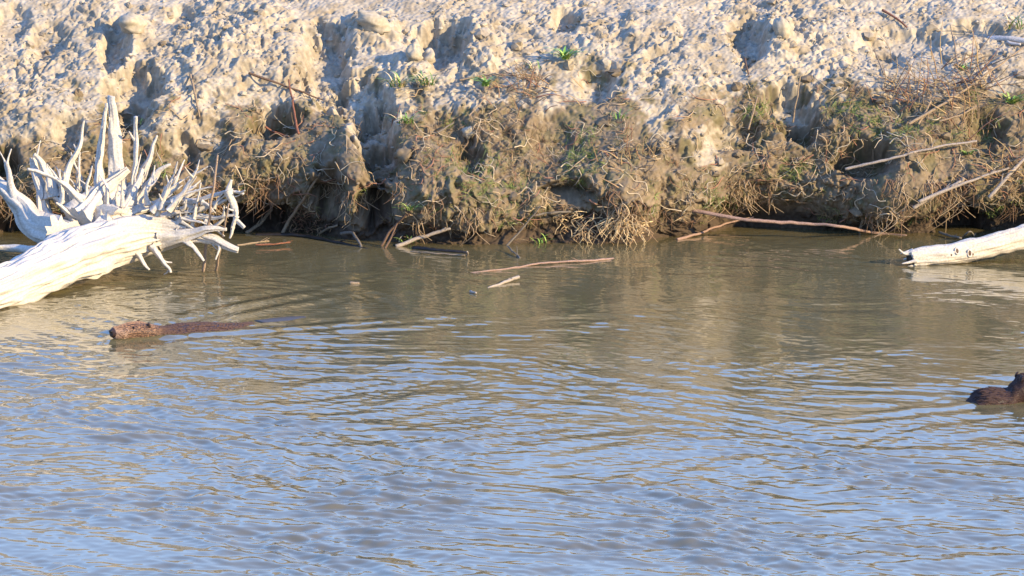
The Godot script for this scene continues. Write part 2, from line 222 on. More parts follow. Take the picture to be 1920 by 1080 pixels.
const CLUMPS := [["straw_clump","thick clump of bright straw drooping into the water","straw",0.672,0.836,150,0.240,0.130,"droop"],
	["straw_clump","smaller brown straw clump left of the bright straw","straw",0.397,0.786,70,0.170,0.100,"droop"],
	["dead_weeds","tangle of dead reddish weeds on the bank at upper right","weeds",2.677,1.814,90,0.320,0.340,"tangle"],
	["dead_weeds","low brown weed tangle left of the upper right tangle","weeds",2.352,1.767,40,0.200,0.200,"tangle"],
	["dead_weeds","dry weed stems at the right edge above the white log","weeds",2.946,1.140,40,0.220,0.150,"tangle"],
	["dead_weeds","dry brown litter of stems on the grassy middle of the bank","weeds",0.080,1.775,60,0.180,0.220,"tangle"],
	["dead_weeds","reddish rootlets hanging above the water right of the root wad","weeds",-1.258,0.770,60,0.160,0.140,"droop"],
	["dead_weeds","dry stems behind the left big root of the root wad","weeds",-2.959,0.781,40,0.220,0.140,"tangle"],
	["dead_weeds","reddish stem litter on the bank above the small hollow","weeds",0.697,1.315,40,0.150,0.200,"tangle"]]
const BLOCKS := [["clay_boulder","smooth pale rounded clay boulder high on the right of the bank",1.653,2.259,0.052,0.070,0.055,0.35],
	["clay_block","pale clay block casting a dark shadow at upper left",-2.318,2.330,0.085,0.060,0.070,-0.40],
	["clay_block","rounded clod at the head of the dark hollow above the roots",-2.405,1.743,0.045,0.035,0.040,0.10],
	["clay_block","flat pale clay slab left of the gully shadow",-0.852,2.354,0.110,0.060,0.060,-0.50],
	["clay_block","cracked twin clod above the green gully grass",-0.590,2.025,0.050,0.055,0.050,0.20],
	["clay_block","rounded clod beside the cracked twin clod",-0.519,2.044,0.040,0.050,0.045,-0.20],
	["clay_block","knobbly clod at the lower end of the gully",-0.255,1.503,0.040,0.035,0.040,0.50],
	["clay_block","wet stone at the edge of the hollow under the bank",-0.626,1.284,0.050,0.045,0.050,0.10]]
# beaver a [-2.01  -0.     3.445] -> [-1.235  0.     2.879]

var M := {}
var taken := {}
var rng := RandomNumberGenerator.new()

# bank grid
const BX0 := -4.0
const BDX := 0.0075
const BNX := 1067
const BS0 := 0.45
const BDS := 0.0075
const BNS := 334
var bank_p := PackedVector3Array()
var bank_n := PackedVector3Array()
var bank_col := PackedColorArray()
var bank_cols := 0
var bank_i0 := 0

# ---------------------------------------------------------------- helpers
func numbered(called: String) -> String:
	var k: int = taken.get(called, 0)
	taken[called] = k + 1
	return called if k == 0 else "%s_%03d" % [called, k]

func thing(called: String, label: String, category: String, at := Vector3.ZERO, group := "") -> Node3D:
	var o := Node3D.new()
	o.name = numbered(called)
	add_child(o)
	o.position = at
	tag(o, label, category, group)
	return o

func tag(o: Node, label: String, category: String, group := "") -> void:
	o.set_meta("label", label)
	o.set_meta("category", category)
	if group != "":
		o.set_meta("group", group)

func part(called: String, mesh: Mesh, m: Material, parent: Node) -> MeshInstance3D:
	var o := MeshInstance3D.new()
	o.name = called
	o.mesh = mesh
	if m:
		o.material_override = m
	parent.add_child(o, true)
	return o

func noise(kind: int, freq: float, sd: int, oct := 1) -> FastNoiseLite:
	var n := FastNoiseLite.new()
	n.noise_type = kind as FastNoiseLite.NoiseType
	n.frequency = freq
	n.seed = sd
	if oct > 1:
		n.fractal_type = FastNoiseLite.FRACTAL_FBM
		n.fractal_octaves = oct
	else:
		n.fractal_type = FastNoiseLite.FRACTAL_NONE
	if kind == FastNoiseLite.TYPE_CELLULAR:
		n.cellular_return_type = FastNoiseLite.RETURN_DISTANCE
		n.cellular_jitter = 0.95
	return n

func grain(freq: float, sd: int, lo: float, hi: float, oct := 4, stretch := 1) -> ImageTexture:
	var n := noise(FastNoiseLite.TYPE_SIMPLEX_SMOOTH, freq, sd, oct)
	var im := n.get_seamless_image(256 / stretch, 256)
	im.convert(Image.FORMAT_RGB8)
	for y in im.get_height():
		for x in im.get_width():
			var v := lerpf(lo, hi, im.get_pixel(x, y).r)
			im.set_pixel(x, y, Color(v, v, v))
	if stretch > 1:
		im.resize(256, 256, Image.INTERPOLATE_CUBIC)
	return ImageTexture.create_from_image(im)

func mat(called: String, lin: Color, rough := 0.9) -> StandardMaterial3D:
	var m := StandardMaterial3D.new()
	m.resource_name = called
	m.albedo_color = lin.linear_to_srgb()
	m.roughness = rough
	m.metallic_specular = 0.35
	M[called] = m
	return m

func triplanar(m: StandardMaterial3D, tex: Texture2D, scale: Vector3, relief := 0.0, world := true) -> void:
	m.albedo_texture = tex
	m.uv1_triplanar = true
	m.uv1_world_triplanar = world
	m.uv1_scale = scale
	if relief != 0.0:
		m.heightmap_enabled = true
		m.heightmap_texture = tex
		m.heightmap_scale = relief

func mesh_of(v: PackedVector3Array, idx: PackedInt32Array, col := PackedColorArray()) -> ArrayMesh:
	var n := PackedVector3Array()
	n.resize(v.size())
	for k in range(0, idx.size(), 3):
		var a := idx[k]
		var b := idx[k + 1]
		var c := idx[k + 2]
		var f := (v[c] - v[a]).cross(v[b] - v[a])
		n[a] += f
		n[b] += f
		n[c] += f
	for k in n.size():
		n[k] = n[k].normalized() if n[k].length_squared() > 1e-20 else Vector3.UP
	var arr := []
	arr.resize(Mesh.ARRAY_MAX)
	arr[Mesh.ARRAY_VERTEX] = v
	arr[Mesh.ARRAY_NORMAL] = n
	arr[Mesh.ARRAY_INDEX] = idx
	if col.size() > 0:
		arr[Mesh.ARRAY_COLOR] = col
	var me := ArrayMesh.new()
	me.add_surface_from_arrays(Mesh.PRIMITIVE_TRIANGLES, arr)
	return me

func spline(pts: Array, step: float) -> PackedVector3Array:
	var out := PackedVector3Array()
	var n := pts.size()
	for i in n - 1:
		var p0: Vector3 = pts[maxi(i - 1, 0)]
		var p1: Vector3 = pts[i]
		var p2: Vector3 = pts[i + 1]
		var p3: Vector3 = pts[mini(i + 2, n - 1)]
		var k := maxi(1, int(ceil(p1.distance_to(p2) / step)))
		for j in k:
			out.append(p1.cubic_interpolate(p2, p0, p3, float(j) / k))
	out.append(pts[n - 1])
	return out

# appends a tube to v / idx; radii one per point; rough = lumpiness share, grooves = fluted share
func tube(v: PackedVector3Array, idx: PackedInt32Array, pts: PackedVector3Array, rad: PackedFloat32Array, sides: int, rough := 0.0, grooves := 0.0, sd := 0, flat := 1.0) -> void:
	var base := v.size()
	var t := (pts[1] - pts[0]).normalized()
	var nrm := t.cross(Vector3.UP if absf(t.y) < 0.9 else Vector3.RIGHT).normalized()
	var nz := noise(FastNoiseLite.TYPE_SIMPLEX_SMOOTH, 1.0, sd + 7, 2)
	var run := 0.0
	for i in pts.size():
		if i > 0:
			run += pts[i].distance_to(pts[i - 1])
		var tt := (pts[mini(i + 1, pts.size() - 1)] - pts[maxi(i - 1, 0)]).normalized()
		nrm = (nrm - tt * nrm.dot(tt)).normalized()
		var b := tt.cross(nrm)
		for k in sides:
			var a := TAU * k / sides
			var r := rad[i]
			if rough > 0.0:
				r *= 1.0 + rough * nz.get_noise_3d(cos(a) * 1.3, sin(a) * 1.3, run / maxf(rad[0], 0.01) * 0.35)
			if grooves > 0.0:
				r *= 1.0 + grooves * nz.get_noise_3d(cos(a) * 5.0 + 31.0, sin(a) * 5.0, run / maxf(rad[0], 0.01) * 0.12)
			v.append(pts[i] + nrm * (cos(a) * r) + b * (sin(a) * r * flat))
	for i in pts.size() - 1:
		for k in sides:
			var a := base + i * sides + k
			var b := base + i * sides + (k + 1) % sides
			idx.append_array([a, b + sides, b, a, a + sides, b + sides])
	# caps
	var c0 := v.size()
	v.append(pts[0])
	v.append(pts[pts.size() - 1])
	var e := base + (pts.size() - 1) * sides
	for k in sides:
		idx.append_array([c0, base + k, base + (k + 1) % sides])
		idx.append_array([c0 + 1, e + (k + 1) % sides, e + k])

func tube_mesh(pts: Array, r0: float, r1: float, sides: int, step: float, rough := 0.0, grooves := 0.0, sd := 0, power := 1.0, flat := 1.0) -> ArrayMesh:
	var p := spline(pts, step)
	var rad := PackedFloat32Array()
	for i in p.size():
		rad.append(lerpf(r0, r1, pow(float(i) / maxf(1.0, p.size() - 1.0), power)))
	var v := PackedVector3Array()
	var idx := PackedInt32Array()
	tube(v, idx, p, rad, sides, rough, grooves, sd, flat)
	return mesh_of(v, idx)

func lump(sd: int, rings := 6, sides := 9, rough := 0.35) -> ArrayMesh:
	var nz := noise(FastNoiseLite.TYPE_SIMPLEX_SMOOTH, 0.9, sd, 3)
	var cl := noise(FastNoiseLite.TYPE_CELLULAR, 0.8, sd + 5)
	var v := PackedVector3Array()
	var idx := PackedInt32Array()
	for i in rings + 1:
		var ph := PI * i / rings
		for k in sides:
			var a := TAU * k / sides
			var d := Vector3(sin(ph) * cos(a), cos(ph), sin(ph) * sin(a))
			var r := 1.0 + rough * nz.get_noise_3dv(d * 1.2) - rough * 0.5 * (cl.get_noise_3dv(d * 1.3) + 0.5)
			v.append(d * r)
	for i in rings:
		for k in sides:
			var a := i * sides + k
			var b := i * sides + (k + 1) % sides
			idx.append_array([a, b, b + sides, a, b + sides, a + sides])
	return mesh_of(v, idx)

# a broken piece of clay: blocky, with flat faces
func chunk(sd: int, rings: int, sides: int) -> ArrayMesh:
	var r := RandomNumberGenerator.new()
	r.seed = sd
	var cuts := []
	for k in 9:
		var d := Vector3(r.randfn(), r.randfn(), r.randfn()).normalized()
		cuts.append([d, r.randf_range(0.55, 0.95)])
	var nz := noise(FastNoiseLite.TYPE_SIMPLEX_SMOOTH, 1.4, sd, 2)
	var v := PackedVector3Array()
	var rings_p := []
	for i in rings + 1:
		var ph := PI * i / rings
		for k in sides:
			var a := TAU * (k + 0.5 * (i % 2)) / sides
			var d := Vector3(sin(ph) * cos(a), cos(ph), sin(ph) * sin(a))
			var q := 1.2
			for c in cuts:
				var f: float = d.dot(c[0])
				if f > 0.05:
					q = minf(q, c[1] / f)
			rings_p.append(d * q * (1.0 + 0.25 * nz.get_noise_3dv(d)))
	var idx := PackedInt32Array()
	for i in rings:
		for k in sides:
			var a := i * sides + k
			var b := i * sides + (k + 1) % sides
			for q in [a, b, b + sides, a, b + sides, a + sides]:
				idx.append(v.size())
				v.append(rings_p[q])
	return mesh_of(v, idx)

# one blade, a tapered strip that bends over
func blade(v: PackedVector3Array, idx: PackedInt32Array, at: Vector3, dir: Vector3, bend: Vector3, length: float, width: float, segs := 4, keep := 0.1) -> void:
	var side := dir.cross(bend).normalized()
	if side.length_squared() < 0.5:
		side = dir.cross(Vector3(0.3, 0.2, 1)).normalized()
	var b0 := v.size()
	for i in segs + 1:
		var t := float(i) / segs
		var p := at + dir * (length * t) + bend * (length * t * t)
		var w := width * 0.5 * maxf(keep, sin(PI * (0.25 + 0.72 * t)))
		var up := side.cross(dir).normalized() * w * 0.35
		v.append(p - side * w)
		v.append(p + up)
		v.append(p + side * w)
	for i in segs:
		var a := b0 + i * 3
		idx.append_array([a, a + 1, a + 4, a, a + 4, a + 3, a + 1, a + 2, a + 5, a + 1, a + 5, a + 4])

func bank_at(x: float, s: float) -> Vector3:
	var i := clampi(int(round((x - BX0) / BDX)), 0, BNX - 1)
	var j := clampi(int(round((s - BS0) / BDS)), 0, BNS - 1)
	return bank_p[j * bank_cols + bank_i0 + i]

func bank_tint(x: float, s: float) -> Color:
	var i := clampi(int(round((x - BX0) / BDX)), 0, BNX - 1)
	var j := clampi(int(round((s - BS0) / BDS)), 0, BNS - 1)
	return bank_col[j * bank_cols + bank_i0 + i]

func bank_normal(x: float, s: float) -> Vector3:
	var i := clampi(int(round((x - BX0) / BDX)), 3, BNX - 4)
	var j := clampi(int(round((s - BS0) / BDS)), 3, BNS - 4)
	var k := j * bank_cols + bank_i0 + i
	var du := bank_p[k + 3] - bank_p[k - 3]
	var ds := bank_p[k + 3 * bank_cols] - bank_p[k - 3 * bank_cols]
	return du.cross(ds).normalized()

# a point on the bank at x, s, as far out as the lumps round it reach
func proud(x: float, s: float, reach: float) -> Vector3:
	var out := Vector3(0, 0.35, 0.93)
	var p := bank_at(x, s)
	var best := p.dot(out)
	for a in [-1.0, -0.5, 0.0, 0.5, 1.0]:
		for b in [-1.0, -0.5, 0.0, 0.5, 1.0]:
			best = maxf(best, bank_at(x + a * reach, s + b * reach).dot(out) - 0.006)
	return p + out * (best - p.dot(out))

func resolve(p) -> Vector3:
	if p is Vector3:
		return p
	return proud(p[0], p[1], 0.045) + Vector3(0, 0.35, 0.93) * (p[2] - 0.045)

# ---------------------------------------------------------------- scene
func _ready() -> void:
	rng.seed = 11
	var cam := Camera3D.new()
	cam.name = "camera"
	cam.fov = 8.14
	cam.position = Vector3(0, 3.5, 23.9)
	cam.rotation_degrees = Vector3(-9.0, 0, 0)
	cam.near = 0.5
	cam.far = 900.0
	add_child(cam)
	cam.current = true

	var env := Environment.new()
	env.background_mode = Environment.BG_SKY
	var sky_mat := ProceduralSkyMaterial.new()
	sky_mat.sky_top_color = Color(0.36, 0.56, 0.91)
	sky_mat.sky_horizon_color = Color(0.70, 0.84, 1.0)
	sky_mat.sky_curve = 0.35
	sky_mat.ground_bottom_color = Color(0.32, 0.28, 0.22)
	sky_mat.ground_horizon_color = Color(0.5, 0.48, 0.44)
	sky_mat.sun_angle_max = 1.0
	sky_mat.energy_multiplier = 1.0
	var sky := Sky.new()
	sky.sky_material = sky_mat
	env.sky = sky
	env.background_energy_multiplier = 1.08
	env.tonemap_mode = Environment.TONE_MAPPER_LINEAR
	env.tonemap_exposure = 2.25
	env.sdfgi_enabled = true
	env.ssao_enabled = true
	env.ssil_enabled = true
	var we := WorldEnvironment.new()
	we.name = "environment"
	we.environment = env
	add_child(we)

	var sun := DirectionalLight3D.new()
	sun.name = "sun"
	sun.light_energy = 1.5
	sun.light_color = Color(1.0, 0.90, 0.72)
	sun.light_angular_distance = 0.5
	sun.shadow_enabled = true
	add_child(sun)
	sun.look_at_from_position(Vector3(0.80, 0.33, 0.50) * 10.0, Vector3.ZERO)

	make_materials()
	make_bank()
	make_water()
	make_root_wad()
	make_log()
	make_beavers()
	make_blocks()
	make_sticks()
	make_greens()
	make_clumps()
	make_litter()

func make_materials() -> void:
	var g1 := grain(0.03, 3, 0.72, 1.0, 5)
	var g2 := grain(0.05, 9, 0.55, 1.0, 5)
	var g5 := grain(0.045, 15, 0.72, 1.0, 5)
	var soil := mat("soil", Color(1, 1, 1), 0.95)
	soil.vertex_color_use_as_albedo = true
	triplanar(soil, g1, Vector3(3.1, 3.1, 3.1))
	var clod := mat("clod", Color(1, 1, 1), 0.95)
	clod.vertex_color_use_as_albedo = true
	triplanar(clod, g1, Vector3(4.3, 4.3, 4.3))
	var tone := [Color(0.475, 0.40, 0.285), Color(0.37, 0.30, 0.205), Color(0.21, 0.16, 0.10), Color(0.11, 0.085, 0.055)]
	for k in tone.size():
		triplanar(mat("clay_%d" % k, tone[k], 0.95), g1, Vector3(4.0, 4.0, 4.0))
	triplanar(mat("bleached", Color(0.63, 0.57, 0.48), 0.8), g5, Vector3(6, 6, 6), 0.3)
	triplanar(mat("log_wood", Color(0.66, 0.58, 0.46), 0.75), g5, Vector3(6, 6, 6), 0.3)
	triplanar(mat("pale", Color(0.50, 0.41, 0.32), 0.8), g2, Vector3(9, 9, 9), 0.2)
	triplanar(mat("white", Color(0.70, 0.64, 0.57), 0.8), g2, Vector3(9, 9, 9), 0.2)
	triplanar(mat("tan", Color(0.40, 0.29, 0.18), 0.8), g2, Vector3(9, 9, 9), 0.2)
	triplanar(mat("stake", Color(0.46, 0.33, 0.23), 0.8), g2, Vector3(9, 9, 9), 0.2)
	triplanar(mat("pink", Color(0.42, 0.27, 0.20), 0.7), g2, Vector3(9, 9, 9), 0.2)
	triplanar(mat("red", Color(0.32, 0.13, 0.07), 0.7), g2, Vector3(9, 9, 9), 0.2)
	triplanar(mat("brown", Color(0.18, 0.11, 0.07), 0.8), g2, Vector3(9, 9, 9), 0.2)
	triplanar(mat("grey", Color(0.24, 0.20, 0.15), 0.8), g2, Vector3(9, 9, 9), 0.2)
	triplanar(mat("dark", Color(0.035, 0.028, 0.022), 0.45), g2, Vector3(9, 9, 9), 0.2)
	var grass_tones := {"green_a": Color(0.17, 0.31, 0.05), "green_b": Color(0.26, 0.36, 0.09), "green_c": Color(0.10, 0.21, 0.045)}
	for k in grass_tones:
		var m := mat(k, grass_tones[k], 0.6)
		m.backlight = Color(0.3, 0.4, 0.1)
		m.cull_mode = BaseMaterial3D.CULL_DISABLED
	var straw_tones := {"straw_a": Color(0.60, 0.45, 0.25), "straw_b": Color(0.40, 0.28, 0.14), "straw_c": Color(0.30, 0.19, 0.10), "straw_red": Color(0.26, 0.13, 0.08)}
	for k in straw_tones:
		var m := mat(k, straw_tones[k], 0.75)
		m.cull_mode = BaseMaterial3D.CULL_DISABLED
	var f := mat("fibre", Color(1, 1, 1), 0.85)
	f.vertex_color_use_as_albedo = true
	f.cull_mode = BaseMaterial3D.CULL_DISABLED
	var water := mat("water", Color(0.122, 0.100, 0.045), 0.06)
	water.metallic_specular = 0.5
	var fur := mat("fur", Color(0.085, 0.048, 0.037), 0.4)
	triplanar(fur, g2, Vector3(14, 14, 14), 0.5, false)
	var fur2 := mat("fur_face", Color(0.30, 0.15, 0.075), 0.6)
	triplanar(fur2, g2, Vector3(14, 14, 14), 0.5, false)
	var fur3 := mat("fur_wet", Color(0.045, 0.023, 0.018), 0.3)
	triplanar(fur3, g2, Vector3(14, 14, 14), 0.5, false)
	mat("skin_dark", Color(0.02, 0.016, 0.014), 0.35)
	mat("eye", Color(0.008, 0.006, 0.005), 0.08)
	mat("tail_skin", Color(0.05, 0.04, 0.035), 0.4)

# ---------------------------------------------------------------- bank
func profile_table(ds: float) -> Array:
	var z := PackedFloat32Array()
	var y := PackedFloat32Array()
	var i := 0
	var s0 := 0.0
	var run := 0.0
	var seg := Vector2(PROF[1][0] - PROF[0][0], PROF[1][1] - PROF[0][1])
	while i < PROF.size() - 1:
		seg = Vector2(PROF[i + 1][0] - PROF[i][0], PROF[i + 1][1] - PROF[i][1])
		if run - s0 > seg.length():
			s0 += seg.length()
			i += 1
			continue
		var t := (run - s0) / seg.length()
		z.append(PROF[i][0] + seg.x * t)
		y.append(PROF[i][1] + seg.y * t)
		run += ds
	for rep in 2:
		var z2 := z.duplicate()
		var y2 := y.duplicate()
		var w := 8
		for k in range(w, z.size() - w):
			var a := 0.0
			var b := 0.0
			for q in range(-w, w + 1):
				a += z[k + q]
				b += y[k + q]
			z2[k] = a / (2 * w + 1)
			y2[k] = b / (2 * w + 1)
		z = z2
		y = y2
	return [z, y]

# how much lower the bare clay reaches along the bank
func bare(x: float) -> float:
	return 0.25 * smoothstep(-0.55, -0.75, x) + 0.3 * exp(-pow((x - 1.12) / 0.28, 2))

func zoff(x: float) -> float:
	if x <= WZ[0][0]:
		return WZ[0][1]
	for i in WZ.size() - 1:
		if x < WZ[i + 1][0]:
			var t: float = (x - WZ[i][0]) / (WZ[i + 1][0] - WZ[i][0])
			return lerpf(WZ[i][1], WZ[i + 1][1], smoothstep(0.0, 1.0, t))
	return WZ[WZ.size() - 1][1]

func make_bank() -> void:
	var xs := PackedFloat32Array([-120, -60, -30, -18, -12, -9, -7.5, -6.5])
	for k in 40:
		xs.append(-6.0 + 2.0 * k / 40.0)
	bank_i0 = xs.size()
	for k in BNX:
		xs.append(BX0 + BDX * k)
	var xe := BX0 + BDX * (BNX - 1)
	for k in 40:
		xs.append(xe + 2.0 * (k + 1) / 40.0)
	for q in [6.6, 7.5, 9.0, 12.0, 18.0, 30.0, 60.0, 120.0]:
		xs.append(q)
	var ss := PackedFloat32Array()
	for k in BNS:
		ss.append(BS0 + BDS * k)
	var q0 := ss[BNS - 1]
	for k in 60:
		ss.append(q0 + 0.025 * (k + 1))
	for q in [5.0, 5.7]:
		ss.append(q)
	var nx := xs.size()
	var ns := ss.size()
	bank_cols = nx
	var tab := profile_table(0.0075)
	var tz: PackedFloat32Array = tab[0]
	var ty: PackedFloat32Array = tab[1]
	var big := noise(FastNoiseLite.TYPE_SIMPLEX_SMOOTH, 0.8, 21, 3)
	var mask := noise(FastNoiseLite.TYPE_SIMPLEX_SMOOTH, 1.1, 33, 2)
	var wx := noise(FastNoiseLite.TYPE_SIMPLEX_SMOOTH, 2.6, 41, 2)
	var wy := noise(FastNoiseLite.TYPE_SIMPLEX_SMOOTH, 2.6, 43, 2)
	var c1 := noise(FastNoiseLite.TYPE_CELLULAR, 3.0, 51)
	var c2 := noise(FastNoiseLite.TYPE_CELLULAR, 7.5, 52)
	var c3 := noise(FastNoiseLite.TYPE_CELLULAR, 17.0, 53)
	var c4 := noise(FastNoiseLite.TYPE_CELLULAR, 36.0, 57)
	var v2n := c2.duplicate()
	v2n.cellular_return_type = FastNoiseLite.RETURN_CELL_VALUE
	var v3n := c3.duplicate()
	v3n.cellular_return_type = FastNoiseLite.RETURN_CELL_VALUE
	var v4n := c4.duplicate()
	v4n.cellular_return_type = FastNoiseLite.RETURN_CELL_VALUE
	var f4 := noise(FastNoiseLite.TYPE_SIMPLEX_SMOOTH, 34.0, 54, 2)
	var disp := PackedFloat32Array()
	disp.resize(nx * ns)
	for j in ns:
		var s := ss[j]
		var low := clampf((1.75 - s) / 0.5, 0.0, 1.0)
		for i in nx:
			var x := xs[i]
			if absf(x) > 8.0:
				continue
			var ux := x + 0.07 * wx.get_noise_2d(x, s)
			var us := s + 0.07 * wy.get_noise_2d(x, s)
			var mk := clampf(0.42 + 1.7 * mask.get_noise_2d(x, s) + 0.35 * low, 0.04, 1.0)
			var d := (0.05 + 0.05 * low) * big.get_noise_2d(x, s * 0.8)
			var e1 := c1.get_noise_2d(ux, us) + 1.0
			var e2 := c2.get_noise_2d(ux, us) + 1.0
			var e3 := c3.get_noise_2d(ux + 0.02 * mk, us) + 1.0
			var e4 := c4.get_noise_2d(ux, us) + 1.0
			var b3: float = v3n.get_noise_2d(ux + 0.02 * mk, us)
			var b4: float = v4n.get_noise_2d(ux, us)
			d += (0.028 + 0.022 * low) * (sqrt(maxf(0.0, 1.0 - e1 * e1)) - 0.85) * (0.45 + 0.55 * mk)
			d += (0.028 + 0.014 * low) * (sqrt(maxf(0.0, 1.0 - e2 * e2)) - 0.85 + 0.45 * v2n.get_noise_2d(ux, us)) * (0.1 + 0.9 * mk)
			d += 0.020 * (0.45 - e3 + 0.55 * b3) * (0.06 + 1.0 * mk)
			d += 0.012 * (0.45 - e4 + 0.6 * b4) * (0.14 + 0.9 * mk)
			var led := (s + 0.35 * big.get_noise_2d(x * 1.7 + 9.0, s)) * 4.2
			d += 0.014 * (smoothstep(0.25, 0.75, led - floorf(led)) - (led - floorf(led)))
			d += 0.0065 * f4.get_noise_2d(x, s)
			disp[j * nx + i] = d
	var edge := noise(FastNoiseLite.TYPE_SIMPLEX_SMOOTH, 9.0, 61, 3)
	for h in DENTS:
		var rx: float = h[2] * 1.25
		var rs: float = h[3] * 1.25
		var ia := clampi(int((h[0] - rx * 1.4 - BX0) / BDX), 0, BNX - 1)
		var ib := clampi(int((h[0] + rx * 1.4 - BX0) / BDX), 0, BNX - 1)
		var ja := clampi(int((h[1] - rs * 1.4 - BS0) / BDS), 0, BNS - 1)
		var jb := clampi(int((h[1] + rs * 1.4 - BS0) / BDS), 0, BNS - 1)
		for j in range(ja, jb + 1):
			for i in range(ia, ib + 1):
				var x := xs[bank_i0 + i]
				var s := ss[j]
				var r := sqrt(pow((x - h[0]) / rx, 2) + pow((s - h[1]) / rs, 2)) + 0.28 * edge.get_noise_2d(x, s)
				if r < 1.0:
					disp[j * nx + bank_i0 + i] += h[4] * (1.2 if h[4] < 0.0 else 0.75) * (1.0 - smoothstep(0.45, 1.0, r))
	bank_p.resize(nx * ns)
	for j in ns:
		var q := ss[j] / 0.0075
		var k := clampi(int(q), 1, tz.size() - 3)
		var fr := clampf(q - k, 0.0, 1.0)
		var bz := lerpf(tz[k], tz[k + 1], fr)
		var by := lerpf(ty[k], ty[k + 1], fr)
		var tdir := Vector2(tz[k + 1] - tz[k - 1], ty[k + 1] - ty[k - 1]).normalized()
		var nn := Vector3(0, -tdir.x, tdir.y)
		var share := clampf((1.9 - ss[j]) / 1.3, 0.0, 1.0)
		for i in nx:
			var d := disp[j * nx + i]
			bank_p[j * nx + i] = Vector3(xs[i], by, bz + zoff(xs[i]) * share) + nn * d
	# the level ground behind
	var last := (ns - 1) * nx
	for i in nx:
		bank_p[last + i] = Vector3(xs[i], 2.15, -400.0)
	var n := PackedVector3Array()
	n.resize(nx * ns)
	var col := PackedColorArray()
	col.resize(nx * ns)
	var cn := noise(FastNoiseLite.TYPE_SIMPLEX_SMOOTH, 1.6, 71, 5)
	var cm := noise(FastNoiseLite.TYPE_SIMPLEX_SMOOTH, 6.0, 73, 4)
	var cf := noise(FastNoiseLite.TYPE_SIMPLEX_SMOOTH, 30.0, 75, 3)
	var dry := Color(0.47, 0.402, 0.30)
	var dry2 := Color(0.37, 0.30, 0.205)
	var damp := Color(0.225, 0.17, 0.108)
	var olive := Color(0.19, 0.158, 0.085)
	var wet := Color(0.085, 0.06, 0.04)
	for j in ns:
		var s := ss[j]
		for i in nx:
			var k := j * nx + i
			var a := bank_p[j * nx + mini(i + 1, nx - 1)] - bank_p[j * nx + maxi(i - 1, 0)]
			var b := bank_p[mini(j + 1, ns - 1) * nx + i] - bank_p[maxi(j - 1, 0) * nx + i]
			n[k] = a.cross(b).normalized()
			var x := xs[i]
			var v1 := cn.get_noise_2d(x, s)
			var v2 := cm.get_noise_2d(x, s)
			var v3 := cf.get_noise_2d(x, s)
			var c := dry.lerp(dry2, smoothstep(-0.15, 0.35, v2 + 0.5 * v3))
			var line := 1.78 + 0.55 * v1 + 0.22 * v2 + 0.10 * v3
			line -= bare(x)
			c = c.lerp(damp.lerp(olive, smoothstep(0.0, 0.3, v2 - v3 * 0.4)), smoothstep(0.08, -0.08, s - line))
			c = c.lerp(wet, smoothstep(0.05, -0.05, s - (0.86 + 0.12 * v1 + 0.10 * v2 + 0.05 * v3)))
			c = c * (1.0 + 0.22 * v3 + 0.2 * v1)
			c.a = 1.0
			col[k] = c
	bank_col = col
	var idx := PackedInt32Array()
	idx.resize((nx - 1) * (ns - 1) * 6)
	var w := 0
	for j in ns - 1:
		for i in nx - 1:
			var a := j * nx + i
			idx[w] = a
			idx[w + 1] = a + nx + 1
			idx[w + 2] = a + 1
			idx[w + 3] = a
			idx[w + 4] = a + nx
			idx[w + 5] = a + nx + 1
			w += 6
	var arr := []
	arr.resize(Mesh.ARRAY_MAX)
	arr[Mesh.ARRAY_VERTEX] = bank_p
	arr[Mesh.ARRAY_NORMAL] = n
	arr[Mesh.ARRAY_COLOR] = col
	arr[Mesh.ARRAY_INDEX] = idx
	var me := ArrayMesh.new()
	me.add_surface_from_arrays(Mesh.PRIMITIVE_TRIANGLES, arr)
	var o := part("river_bank", me, M.soil, self)
	o.set_meta("kind", "structure")
	# clods that stand proud of the slope
	var kinds := []
	for k in 8:
		kinds.append(chunk(100 + k, 5, 8))
	var r := RandomNumberGenerator.new()
	r.seed = 5
	for k in 170:
		var x := r.randf_range(-3.35, 3.35)
		var s := r.randf_range(0.95, 2.85)
		var size := 0.018 + 0.034 * pow(r.randf(), 2.0)
		var nn := bank_normal(x, s)
		var p := bank_at(x, s) + nn * size * -0.1
		var tint := bank_tint(x, s).g
		var m: Material = M["clay_%d" % (0 if tint > 0.40 else (1 if tint > 0.29 else (2 if tint > 0.12 else 3)))]
		var c := part("clod", kinds[r.randi() % 8], m, o)
		c.transform = Transform3D(Basis.from_euler(Vector3(r.randf() * TAU, r.randf() * TAU, r.randf() * TAU)).scaled(Vector3(size * r.randf_range(0.8, 1.4), size * r.randf_range(0.6, 1.0), size)), p)

# ---------------------------------------------------------------- water
func wake(x: float, z: float, tip: Vector2, back: Vector2, amp: float, lam: float, reach: float) -> float:
	var d := Vector2(x, z) - tip
	var s := d.dot(back)
	if s < -0.35 or s > reach:
		return 0.0
	var t := absf(d.dot(Vector2(-back.y, back.x)))
	var q := t - maxf(s, 0.0) * 0.36
	var env := exp(-q * q / (0.02 + 0.035 * maxf(s, 0.0))) * smoothstep(-0.35, 0.15, s) * (1.0 - smoothstep(reach * 0.4, reach, s))
	return amp * cos(TAU * (q + s * 0.12) / lam) * env / (1.0 + 0.35 * maxf(s, 0.0))

